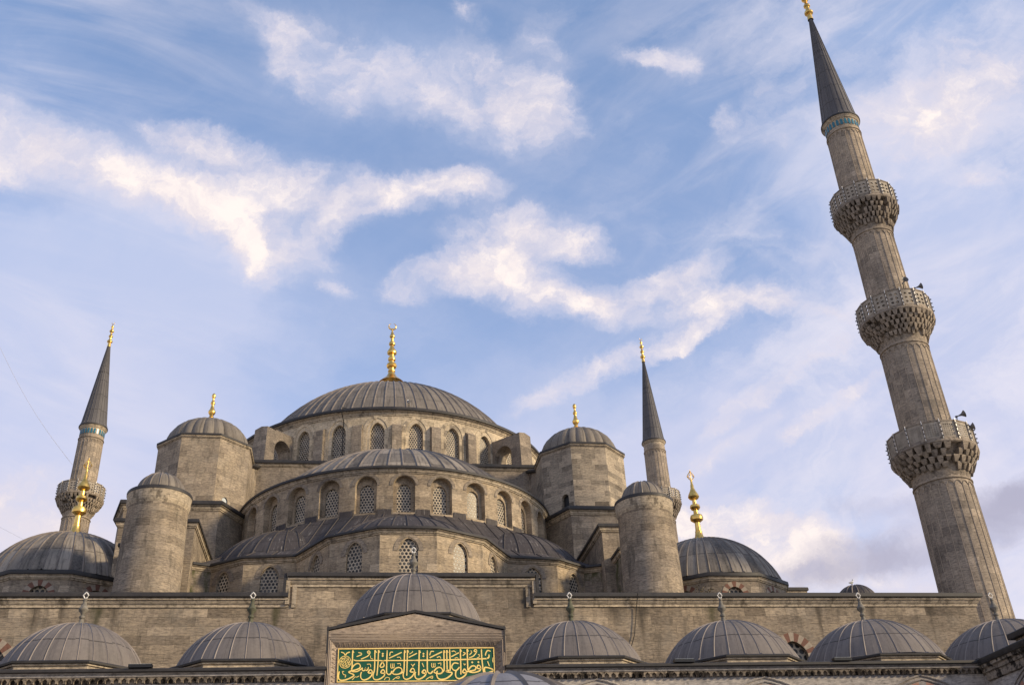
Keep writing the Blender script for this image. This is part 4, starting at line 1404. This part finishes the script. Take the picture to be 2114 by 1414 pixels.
def low_dome(x, y, rf, z0, h, parent, base_n=8, base_r=3.08, zb=PZ + .1):
    mb = MB()
    dome(mb, x, y, rf, z0, h, 'lead_pale', 30, .025, 'lead_rib_pale', flare=.12, phase=.07)
    d = mb.build('dome', parent)
    pg = ngon(x, y, base_r - .14, base_n)
    b = MB()
    b.sweep(pg, [(0, zb - .1), (0, z0 - .16)], 'moulding', True)
    b.sweep(pg, [(0, z0 - .23), (.06, z0 - .215), (.06, z0 - .16)], 'moulding', True)
    b.build('drum', d)
    e = MB()
    e.sweep(pg, [(.05, z0 - .16), (.14, z0 - .15), (.15, z0 - .09), (.12, z0 - .06), (-.45, z0 + .02)], 'lead_edge', True, ['lead_edge'] * 3 + ['lead_pale'])
    e.build('coping', d)
    return d


for i, (x, rf) in enumerate(DOMES):
    d = low_dome(x, 37.5, rf, 8.32, 1.82, port, base_r=3.1)
    finial('finial', d, x, 37.5, 10.02, 1.36, 'stone', 'mossy_stone' if i in (1, 2) else 'weathered_stone', 'diamond', 'pale_metal', 1.2)
d = low_dome(-.22, 37.5, 2.58, 9.88, 2.05, port, base_r=3.0, zb=PZ + .1)
finial('finial', d, -.22, 37.5, 11.80, 1.36, 'stone', 'weathered_stone', 'diamond', 'pale_metal', 1.2)

# portal with a low gable
gm = MB()
GY = 33.8
S0, S1, SB, ST = -2.95, 2.37, 7.26, 8.41       # panel opening (front edge of the splay)
gx = (GA + GB) / 2 - .08
gz_, gp = 8.92, 9.50
pb = [(GA, GZ), (GB, GZ), (GB, gz_), (gx, gp), (GA, gz_)]
bev = .16
O = [(S0 - bev, SB - .02), (S1 + bev, SB - .02), (S1 + bev, ST + bev), (S0 - bev, ST + bev)]
I_ = [(S0, SB), (S1, SB), (S1, ST), (S0, ST)]
ff = lambda pts, y: gm.face([(p[0], y, p[1]) for p in pts], 'portal_stone')
ff([(GA, O[3][1]), O[3], O[2], (GB, O[2][1]), (GB, gz_), (gx, gp), (GA, gz_)], GY)
ff([(GA, O[0][1]), O[0], O[3], (GA, O[3][1])], GY)
ff([O[1], (GB, O[1][1]), (GB, O[2][1]), O[2]], GY)
fgp, Lg = seg_map((GA, GY), (GB, GY))
bay(gm, fgp, 0, Lg, GZ, O[0][1], (Lg / 2, 4.4, GZ, 5.0, 7.0, .35, .8), 'marble', 1)
for i in range(4):
    a, b = O[i], O[(i + 1) % 4]
    c, d_ = I_[(i + 1) % 4], I_[i]
    gm.face([(a[0], GY, a[1]), (b[0], GY, b[1]), (c[0], GY + .14, c[1]), (d_[0], GY + .14, d_[1])], 'portal_stone')
gm.face([(p[0], GY + .14, p[1]) for p in I_], 'portal_stone')
gm.face([(GA, 39, GZ), (GA, GY, GZ), (GA, GY, gz_), (GA, 39, gz_)], 'portal_stone')
gm.face([(GB, GY, GZ), (GB, 39, GZ), (GB, 39, gz_), (GB, GY, gz_)], 'portal_stone')
gate = gm.build('portal', port)
md = MB()
for o_, r_ in ((bev + .05, .022), (bev + .10, .018), (bev + .16, .014)):   # fine mouldings round the panel
    a0, a1, b1 = S0 - o_, S1 + o_, ST + o_
    md.tube([(a0, GY - .006, SB - .3), (a0, GY - .006, b1)], r_, 'portal_stone', 5)
    md.tube([(a1, GY - .006, SB - .3), (a1, GY - .006, b1)], r_, 'portal_stone', 5)
    md.tube([(a0, GY - .006, b1), (a1, GY - .006, b1)], r_, 'portal_stone', 5)
for (zz, r_) in ((8.83, .016), (8.77, .012)):
    md.tube([(GA + .1, GY - .004, zz), (GB - .1, GY - .004, zz)], r_, 'portal_stone', 5)
nb = 34                                            # carved palmettes along the splay
for i in range(nb):
    x = S0 + (S1 - S0) * (i + .5) / nb
    z0 = ST + .01
    md.tube([(x - .055, GY + .115, z0 + .015), (x - .03, GY + .05, z0 + .085), (x, GY + .02, z0 + .125), (x + .03, GY + .05, z0 + .085), (x + .055, GY + .115, z0 + .015)], .012, 'portal_stone', 4)
for i in range(8):
    z = SB + (ST - SB) * (i + .5) / 8
    for sx_, sg_ in ((S0, -1), (S1, 1)):
        md.tube([(sx_ + sg_ * .02, GY + .115, z - .05), (sx_ + sg_ * .09, GY + .05, z - .02), (sx_ + sg_ * .12, GY + .02, z), (sx_ + sg_ * .09, GY + .05, z + .02), (sx_ + sg_ * .02, GY + .115, z + .05)], .012, 'portal_stone', 4)
md.build('carved_frame', gate)
lg = MB()
for (xa, za, xb, zb) in ((GA - .06, gz_ + .02, gx, gp + .03), (gx, gp + .03, GB + .06, gz_ + .02)):
    nrm = Vector((-(zb - za), xb - xa)).normalized()
    th = .085
    q = [(xa, za), (xb, zb), (xb + 0 * nrm.x, zb + th), (xa + 0 * nrm.x, za + th)]
    lg.face([(p[0], GY - .05, p[1]) for p in q], 'lead_edge')
    lg.face([(q[0][0], GY - .05, q[0][1]), (q[1][0], GY - .05, q[1][1]), (q[1][0], GY + .02, q[1][1]), (q[0][0], GY + .02, q[0][1])], 'lead_edge')
    lg.face([(q[3][0], GY - .05, q[3][1]), (q[2][0], GY - .05, q[2][1]), (q[2][0], 39, q[2][1] + .1), (q[3][0], 39, q[3][1] + .1)], 'lead_dark')
lg.box(GA - .05, GA + .005, GY - .04, 39, 8.2, gz_ + .15, 'lead_edge')
lg.box(GB - .005, GB + .035, GY - .04, 39, 8.2, gz_ + .15, 'lead_edge')
lg.build('gable_coping', gate)

# ------------------------------------------------------------------ calligraphy sign
SW, SH = 5.20, 1.085
SGX, SGZ = -2.89, 7.29
sign = thing('calligraphy_sign', 'green panel with gold calligraphy in a yellow frame, over the gabled portal', 'sign', (SGX + SW / 2, GY + .1, SGZ))
SY = GY + .12
sp = MB()
sp.box(SGX, SGX + SW, SY, SY + .015, SGZ, SGZ + SH, 'sign_green')
sp.build('panel', sign)
fr = MB()
for (a, b, c, d_) in ((SGX, SGX + SW, SGZ, SGZ + .028), (SGX, SGX + SW, SGZ + SH - .028, SGZ + SH), (SGX, SGX + .028, SGZ + .03, SGZ + SH - .03), (SGX + SW - .028, SGX + SW, SGZ + .03, SGZ + SH - .03)):
    fr.box(a, b, SY - .03, SY - .002, c, d_, 'sign_yellow')
fr.build('frame', sign)
# pen strokes traced in photo units (x right, y down); two rulings: left half and right half of the panel
LA = [(30, [(480, 140), (480, 400), (475, 610), (455, 628)]), (20, [(480, 140), (512, 208)]),
      (28, [(460, 620), (520, 530), (600, 480), (660, 495), (685, 550), (660, 600), (560, 640), (400, 680)]),
      (30, [(400, 680), (405, 700), (480, 735), (530, 760), (510, 800), (400, 860), (300, 890), (220, 895), (165, 860), (150, 780), (165, 670)]),
      (24, [(480, 682), (600, 680), (690, 630), (740, 585)]), (24, [(740, 585), (735, 650), (790, 655), (820, 590), (815, 650), (870, 640), (890, 570)]),
      (28, [(985, 720), (910, 720), (885, 700), (930, 640), (975, 660), (985, 720), (960, 800), (870, 870), (770, 890), (710, 840), (700, 760), (720, 690)]),
      (30, [(1040, 140), (1040, 650), (1000, 700)]), (20, [(1045, 140), (1080, 208)]), (28, [(1130, 140), (1125, 500), (1105, 785)]), (20, [(1135, 140), (1165, 208)]),
      (26, [(505, 385), (560, 404), (640, 408), (1190, 408), (1250, 460), (1280, 530), (1250, 570), (1195, 575), (1180, 540), (1220, 470), (1270, 415), (1320, 408), (1700, 408), (2050, 408)]),
      (30, [(1350, 140), (1345, 660), (1360, 730), (1400, 762), (1450, 740), (1480, 670)]),
      (28, [(1300, 730), (1225, 725), (1200, 700), (1250, 640), (1290, 670), (1300, 730), (1280, 800), (1180, 870), (1080, 890), (1020, 850), (1010, 760), (1035, 680)]),
      (28, [(1480, 670), (1500, 735), (1560, 760), (1660, 750), (1730, 690), (1720, 620), (1650, 585), (1560, 620), (1495, 715)]),
      (30, [(1790, 140), (1785, 640), (1760, 700), (1680, 745)]), (20, [(1795, 140), (1822, 208)]), (28, [(1865, 140), (1860, 550), (1855, 795)]), (20, [(1870, 140), (1900, 208)]),
      (18, [(1450, 480), (1450, 585), (1490, 590), (1490, 480)]), (18, [(1490, 590), (1530, 585), (1530, 480)]),
      (26, [(1400, 350), (1720, 200)]), (22, [(620, 200), (700, 222), (690, 262), (580, 305)]),
      (22, [(915, 210), (860, 215), (850, 190), (880, 160), (915, 180), (910, 230), (850, 300), (690, 370)]),
      (14, [(930, 280), (940, 345), (1000, 370)]), (16, [(850, 500), (930, 500), (945, 570)]), (18, [(285, 680), (245, 680), (270, 750), (330, 770), (310, 825)]),
      (15, [(490, 890), (560, 815), (600, 820), (660, 790)]), (15, [(1290, 900), (1340, 835), (1420, 850), (1410, 915)]), (15, [(1500, 900), (1600, 830), (1670, 820), (1650, 860), (1590, 850)]),
      (16, [(1600, 330), (1680, 325), (1700, 375)]), (16, [(1610, 490), (1690, 490), (1690, 545)]), (22, [(1500, 195), (1435, 200), (1415, 290)]),
      (24, [(290, 270), (260, 215), (190, 192)]), (24, [(300, 270), (340, 215), (410, 190)]),
      (28, [(2045, 710), (1960, 700), (1940, 680), (1990, 610), (2040, 640), (2045, 710), (2010, 790), (1930, 860), (1840, 885), (1780, 850), (1765, 760), (1780, 700)]),
      (18, [(1960, 500), (2005, 540), (2055, 495)]), (18, [(2005, 540), (2005, 572)]), (24, [(1900, 330), (2110, 225)]), (16, [(1985, 170), (2000, 190), (1920, 245)])]
LBD = [(26, [(0, 632), (800, 625), (1480, 605), (1560, 598), (1600, 568), (1600, 515)]), (26, [(145, 420), (140, 700), (135, 940)]), (17, [(150, 420), (172, 475)]),
       (26, [(312, 420), (312, 800), (330, 880), (380, 902), (430, 850)]),
       (26, [(285, 900), (215, 890), (210, 868), (245, 830), (275, 850), (285, 900), (250, 960), (170, 1010), (110, 1015), (65, 980), (60, 900), (75, 870)]),
       (25, [(430, 850), (470, 890), (560, 910), (620, 880), (620, 820), (570, 780), (500, 800), (440, 870)]), (26, [(655, 420), (660, 780), (650, 850), (610, 885)]), (17, [(660, 420), (682, 475)]),
       (25, [(715, 420), (722, 830)]), (17, [(720, 420), (745, 475)]), (26, [(778, 400), (785, 800), (760, 840), (700, 862), (760, 880), (820, 890), (800, 940), (700, 1010), (600, 1028), (530, 1000), (505, 920), (520, 850)]),
       (24, [(960, 705), (880, 690), (830, 730), (820, 790), (860, 840), (920, 840), (980, 775)]), (26, [(1000, 400), (1005, 700), (1005, 930)]), (17, [(1005, 400), (1028, 455)]),
       (26, [(1120, 900), (1050, 890), (1045, 868), (1080, 820), (1110, 850), (1120, 900), (1080, 960), (1000, 1010), (940, 1010), (900, 970), (895, 900), (910, 850)]),
       (26, [(1145, 400), (1150, 840)]), (17, [(1150, 400), (1170, 455)]), (26, [(1150, 850), (1230, 760), (1300, 760), (1320, 800), (1290, 840), (1190, 862), (1120, 872)]),
       (25, [(1420, 810), (1360, 808), (1345, 780), (1370, 740), (1410, 760), (1420, 810), (1390, 860), (1280, 890), (1180, 880)]), (26, [(1445, 400), (1450, 600), (1475, 860), (1510, 930)]),
       (26, [(1510, 930), (1600, 890), (1695, 850), (1600, 800), (1510, 790), (1500, 850), (1515, 900)]), (22, [(1150, 1000), (1410, 930)]), (24, [(360, 580), (620, 455)]), (22, [(810, 560), (970, 475)]),
       (18, [(1060, 470), (1105, 490), (1050, 540)]), (18, [(1345, 440), (1300, 455), (1290, 435), (1320, 408), (1345, 430), (1330, 480), (1270, 550), (1180, 585)]), (16, [(1220, 430), (1240, 470), (1190, 520)]),
       (14, [(400, 690), (400, 765), (435, 770), (435, 690)]), (14, [(435, 770), (470, 765), (470, 690)]), (14, [(530, 705), (590, 690), (590, 740)]), (17, [(205, 690), (240, 770)]),
       (14, [(280, 1030), (360, 980), (420, 960), (415, 1000), (370, 990)]), (14, [(1070, 700), (1080, 735), (1105, 710)]), (18, [(1568, 660), (1605, 760)]), (14, [(1640, 950), (1680, 958), (1660, 1000)]),
       (22, [(1640, 450), (1580, 430), (1540, 480), (1525, 540)]), (14, [(1370, 520), (1400, 520), (1390, 570), (1345, 585)]), (18, [(820, 450), (870, 440), (910, 470)]), (15, [(510, 575), (570, 555), (590, 595)]),
       (20, [(450, 450), (390, 450), (360, 530)]), (24, [(1690, 580), (1680, 650), (1695, 690)]), (14, [(880, 592), (930, 580), (955, 600)])]
DOTS = [(0, 1240, 235), (0, 1240, 290), (1, 232, 495), (1, 232, 545), (1, 1245, 680), (1, 1375, 675)]


def sgn(half, X, Y):
    px, py = (690 + X / 12.435, 1330 + Y / 12.44) if half == 0 else (850 + X / 10.067, 1300 + Y / 10.07)
    u = (px - 699.2) / (1020.3 - 699.2)
    top = 1338.0 - 1.6 * u
    bot = 1406.2 - .8 * u
    return SGX + SW * u, SGZ + SH * (bot - py) / (bot - top)


def smooth(pts, n=5):
    if len(pts) < 3: return pts
    out = []
    for i in range(len(pts) - 1):
        p0, p1, p2, p3 = pts[max(i - 1, 0)], pts[i], pts[i + 1], pts[min(i + 2, len(pts) - 1)]
        for k in range(n):
            t = k / n
            out.append(tuple(.5 * (2 * p1[c] + (p2[c] - p0[c]) * t + (2 * p0[c] - 5 * p1[c] + 4 * p2[c] - p3[c]) * t * t + (3 * p1[c] - p0[c] - 3 * p2[c] + p3[c]) * t ** 3) for c in (0, 1)))
    out.append(pts[-1])
    return out


def pen(mb, half, w, pts, depth=.018, y=None):
    y = SY if y is None else y
    P = [Vector(sgn(half, *p)) for p in smooth(pts)]
    ww = w * SW / (321.0 * (12.435 if half == 0 else 10.067)) / 2
    L, Rr = [], []
    for i, p in enumerate(P):
        d = (P[min(i + 1, len(P) - 1)] - P[max(i - 1, 0)])
        d = d.normalized() if d.length > 1e-9 else Vector((1, 0))
        n_ = Vector((-d.y, d.x))
        k = 1.0 if len(pts) == 2 else (.78 + .32 * abs(d.x * .8 + d.y * .6))
        e = min(i, len(P) - 1 - i)
        if e == 0 and len(pts) > 3: k *= .5
        L.append(p + n_ * ww * k)
        Rr.append(p - n_ * ww * k)
    for i in range(len(P) - 1):
        a, b, c, d_ = L[i], L[i + 1], Rr[i + 1], Rr[i]
        mb.face([(q.x, y - depth, q.y) for q in (a, b, c, d_)], 'sign_yellow')
        mb.face([(a.x, y - depth, a.y), (b.x, y - depth, b.y), (b.x, y - .001, b.y), (a.x, y - .001, a.y)], 'sign_yellow')
        mb.face([(d_.x, y - depth, d_.y), (c.x, y - depth, c.y), (c.x, y - .001, c.y), (d_.x, y - .001, d_.y)], 'sign_yellow')


lt = MB()
dp = .012
for i, (w, pts) in enumerate(LA):
    pen(lt, 0, w * 1.02, pts, dp + .0004 * (i % 19))
for i, (w, pts) in enumerate(LBD):
    pen(lt, 1, w * 1.02, pts, dp + .0004 * (i % 17) + .0002)
for h, X, Y in DOTS:
    r = 30 if h == 0 else 24
    lt.face([(*(lambda q: (q[0], SY - .014, q[1]))(sgn(h, X + a * r, Y + b * r)),) for a, b in ((-1, 0), (0, -1), (1, 0), (0, 1))], 'sign_yellow')
lt.build('calligraphy', sign)
md = MB()
ring = [(300 + 150 * cos(2 * pi * i / 24) * (1 + .03 * cos(12 * pi * i / 24)), 440 + 152 * sin(2 * pi * i / 24)) for i in range(25)]
pen(md, 0, 14, ring, .010)
rg = random.Random(3)
for rr, nn in ((112, 9), (66, 6), (22, 3)):
    for k in range(nn):
        a = 2 * pi * k / nn + rr
        pen(md, 0, 13, [(300 + (rr + 26) * cos(a), 440 + (rr + 26) * sin(a)), (300 + rr * cos(a + .35), 440 + rr * sin(a + .35)), (300 + (rr - 18) * cos(a + .15), 440 + (rr - 18) * sin(a + .15)), (300 + (rr + 4) * cos(a - .3), 440 + (rr + 4) * sin(a - .3))], .0105 + .0003 * k)
md.build('medallion', sign)

# ------------------------------------------------------------------ right hand side arcade, running towards us
wing = thing('side_arcade', 'side arcade with dark lead coping coming forward at the right edge', 'arcade', (23.0, 24.0, GZ))
mb = MB()
WXF = 20.05
for k in range(5):
    y1 = 34.0 - k * 5.4
    f, L = seg_map((WXF, y1), (WXF, y1 - 5.4))
    bay(mb, f, 0, L, GZ, 7.25, (L / 2 + .15, 4.1, GZ, 4.9, 6.9, .35, .7), 'marble', 2)
    voussoirs(mb, f, (L / 2 + .15, 4.1, GZ, 4.9, 6.9, .35, 0), -.5, 21, 'marble', 'porphyry', .02)
    for w, zt in ((4.2, 6.98), (4.5, 7.12)):
        mb.tube([(WXF - .03, y1 - u, z) for u, z in arch(L / 2 + .15, w, 4.9, zt, .35, 20)], .035, 'marble', 5)
mb.face([(WXF, 7.0, GZ), (27, 7.0, GZ), (27, 7.0, 7.3), (WXF, 7.0, 7.3)], 'marble')
mb.face([(27, 7.0, GZ), (27, 34, GZ), (27, 34, 7.3), (27, 7.0, 7.3)], 'marble')
mb.build('arcade_wall', wing)
mb = MB()
mb.sweep([(WXF, 33.72), (WXF, 7.0)], [(.0, 7.0), (.09, 7.03), (.09, 7.28), (.14, 7.30), (.14, 7.42), (.22, 7.46), (.22, 7.56)], 'frieze_stone', False)
mb.build('frieze', wing)
mb = MB()
mb.sweep([(WXF, 33.72), (WXF, 7.0)], [(.16, 7.56), (.26, 7.57), (.28, 7.60), (.28, 7.76), (.25, 7.79), (-.5, 7.86), (-6.9, 7.92)], 'lead_edge', False, ['lead_edge'] * 4 + ['lead_dark'] * 2)
mb.face([(WXF - .28, 33.72, 7.56), (WXF + .4, 33.72, 7.56), (WXF + .4, 33.72, 7.84), (WXF - .28, 33.72, 7.78)], 'lead_edge')
mb.build('roof', wing)
mb = MB()
mb.prism([(20.30, 32.0), (20.30, 22.0), (26.5, 22.0), (26.5, 32.0)], 7.8, 8.10, 'limestone')
rb_ = mb.build('raised_bay', wing)
mb = MB()
mb.sweep([(26.5, 32.0), (20.30, 32.0), (20.30, 22.0), (26.5, 22.0)], [(.02, 8.04), (.16, 8.05), (.18, 8.08), (.18, 8.23), (.15, 8.26), (-.8, 8.36)], 'lead_edge', False, ['lead_edge'] * 4 + ['lead_dark'])
mb.build('coping', rb_)
for y in (28.0,):
    d = low_dome(23.62, y - .9, 2.5, 8.45, 1.6, wing, base_r=2.7, zb=8.2)

# ------------------------------------------------------------------ courtyard fountain: only its dome reaches the picture
FX, FY = .42, 19.4
fo = thing('fountain', 'bluish lead dome of the courtyard fountain at the bottom edge, under the sign', 'fountain', (FX, FY, GZ))
mb = MB()
dome(mb, FX, FY, 1.95, 3.22, 1.03, 'lead_blue', 14, .05, 'lead_rib', flare=.15, phase=.18)
fd = mb.build('dome', fo)
mb = MB()
hg = ngon(FX, FY, 2.2, 6)
mb.prism(hg, 2.55, 3.05, 'marble')
mb.sweep(hg, [(.02, 2.95), (.2, 3.0), (.22, 3.14), (-.4, 3.22)], 'lead_edge', True)
mb.prism(ngon(FX, FY, 1.5, 6), GZ, .1, 'marble')
mb.build('entablature', fo)
for i in range(6):
    mb = MB()
    x, y = hg[i]
    x, y = FX + (x - FX) * .92, FY + (y - FY) * .92
    mb.lathe(x, y, [(.2, GZ), (.2, GZ + .15), (.13, GZ + .25), (.12, 2.1), (.16, 2.3), (.2, 2.55)], 'marble', 16)
    mb.build('column', fo)


# ------------------------------------------------------------------ small things
def gull(label, pos, yaw, s=.42):
    t = thing('seagull', label, 'seagull', pos, 'gulls perched on the roofs')
    mb = MB()
    c, sn = cos(yaw), sin(yaw)
    T = lambda x, y, z: (pos[0] + s * (c * x - sn * y), pos[1] + s * (sn * x + c * y), pos[2] + s * z)
    spine = [(-.62, .30, .02, .03), (-.42, .36, .10, .08), (-.15, .42, .17, .16), (.12, .50, .19, .19), (.30, .62, .14, .15), (.38, .78, .10, .10), (.43, .90, .105, .105), (.50, .94, .085, .085), (.58, .93, .04, .04), (.70, .90, .018, .018)]
    rows = []
    for (x, z, ry, rz) in spine:
        rows.append([T(x, ry * cos(2 * pi * j / 10), z + rz * sin(2 * pi * j / 10)) for j in range(11)])
    mb.grid(rows, 'gull_white', lambda i, j: (i, j))
    mb.build('body', t)
    for sd in (-1, 1):
        w = MB()
        q = [(.18, .20, .50), (.05, .22, .60), (-.35, .16, .50), (-.75, .06, .34), (-.35, .19, .36), (.0, .21, .38)]
        w.face([T(x, sd * y, z) for x, y, z in q], 'gull_grey')
        w.face([T(x, sd * (y - .03), z) for x, y, z in q], 'gull_grey')
        w.build('wing', t)
        l = MB()
        l.tube([T(.02, sd * .07, .30), T(.03, sd * .07, .0), T(.12, sd * .07, .0)], .018 * s * 2, 'dry_leaf', 4)
        l.build('leg', t)


gull('white gull standing low on the great central dome', (.90, 64.35, 33.12), R(100), .62)
gull('grey gull perched on top of the small dark cupola behind the wall', (29.65, 60.0, 18.58), R(35), .5)

wr = MB()
wr.tube([(-24.8 - .8 - 8.6 * t, 79.0 - .5 * t, 34.4 + 12.2 * t - .75 * sin(pi * t)) for t in [i / 14 for i in range(15)]], .014, 'thin_wire', 4)
tag(wr.build('cable'), 'thin wire slanting down the sky to the distant left minaret', 'cable')
wr = MB()
wr.tube([(-34.5 + 9 * t, 79.5, 31.4 - 4.6 * t) for t in [i / 6 for i in range(7)]], .008, 'thin_wire', 4)
tag(wr.build('cable'), 'faint short wire at the left edge, low beside the left side dome', 'cable')
wr = MB()
cpts = [(9.62, 41.05, 12.4), (9.60, 41.40, 11.9), (9.50, 41.42, 11.3), (9.38, 41.42, 10.7), (9.15, 41.42, 10.1), (8.85, 41.42, 9.3), (8.80, 41.3, 8.4)]
wr.tube(cpts, .018, 'black_cable', 5)
tag(wr.build('cable'), 'dark cable hanging down the stone wall between two arcade domes', 'cable')
bd = MB()
rg = random.Random(5)
for k in range(9):
    x0 = 25.75 + rg.random() * .35
    bd.tube([(x0 + .12 * sin(i * 1.3 + k), 42.2 + .3 * rg.random(), 12.3 - i * .55 + .1 * rg.random()) for i in range(9)], .03, 'black_cable', 5)
tag(bd.build('cable_bundle'), 'tangled black cable bundle at the corner between wall and tall minaret', 'cables')


def floodlight(label, pos, aim=0.0, w=.75):
    t = thing('floodlight', label, 'floodlight', pos, 'floodlights on the arcade eaves')
    x, y, z = pos
    mb = MB()
    mb.box(x - w, x + w, y - .11, y + .11, z + .03, z + .13, 'floodlight_black')
    mb.box(x - w + .03, x + w - .03, y - .09, y + .09, z + .132, z + .14, 'dusty_glass')
    mb.build('housing', t)
    b = MB()
    b.tube([(x - w * .6, y, z + .05), (x - w * .6, y + .2, z - .02)], .02, 'grey_metal', 5)
    b.tube([(x + w * .6, y, z + .05), (x + w * .6, y + .2, z - .02)], .02, 'grey_metal', 5)
    b.build('bracket', t)


floodlight('flat black floodlight on the eaves, left of the third dome right of the sign', (14.62, 33.72, 7.74), 0, .33)
floodlight('flat black floodlight on the eaves between the first two domes right of the sign', (8.85, 33.72, 7.74), 0, .36)
floodlight('flat black floodlight on the eaves between the two domes left of the sign', (-9.05, 33.72, 7.74), 0, .36)

# dried weeds growing beside the right hand turret
bush = thing('dry_bush', 'dead brown bush growing beside the foot of the right turret', 'bush', (13.95, 44.6, 12.4))
mb, lf = MB(), MB()
rg = random.Random(11)
for k in range(26):
    a, e = rg.random() * 2 * pi, .7 + rg.random() * .8
    L = .5 + rg.random() * .75
    p = Vector((13.75 + .12 * rg.random(), 44.6, 12.35))
    d = Vector((cos(a) * cos(e) * .8 + .1, sin(a) * cos(e), sin(e)))
    pts = [p]
    for i in range(5):
        d = (d + Vector((rg.uniform(-.3, .3), rg.uniform(-.3, .3), rg.uniform(-.15, .2)))).normalized()
        p = p + d * L / 4
        pts.append(p)
        for q in range(7):
            c = p + Vector((rg.uniform(-.13, .13), rg.uniform(-.13, .13), rg.uniform(-.13, .13)))
            u_ = Vector((rg.uniform(-1, 1), rg.uniform(-1, 1), rg.uniform(-1, 1))).normalized() * .055
            v_ = u_.cross(Vector((rg.uniform(-1, 1), rg.uniform(-1, 1), rg.uniform(-1, 1)))).normalized() * .03
            lf.face([c - u_, c + v_, c + u_, c - v_], 'dry_leaf')
    mb.tube(pts, .014, 'dry_twig', 4, False)
mb.build('stems', bush)
lf.build('leaves', bush)
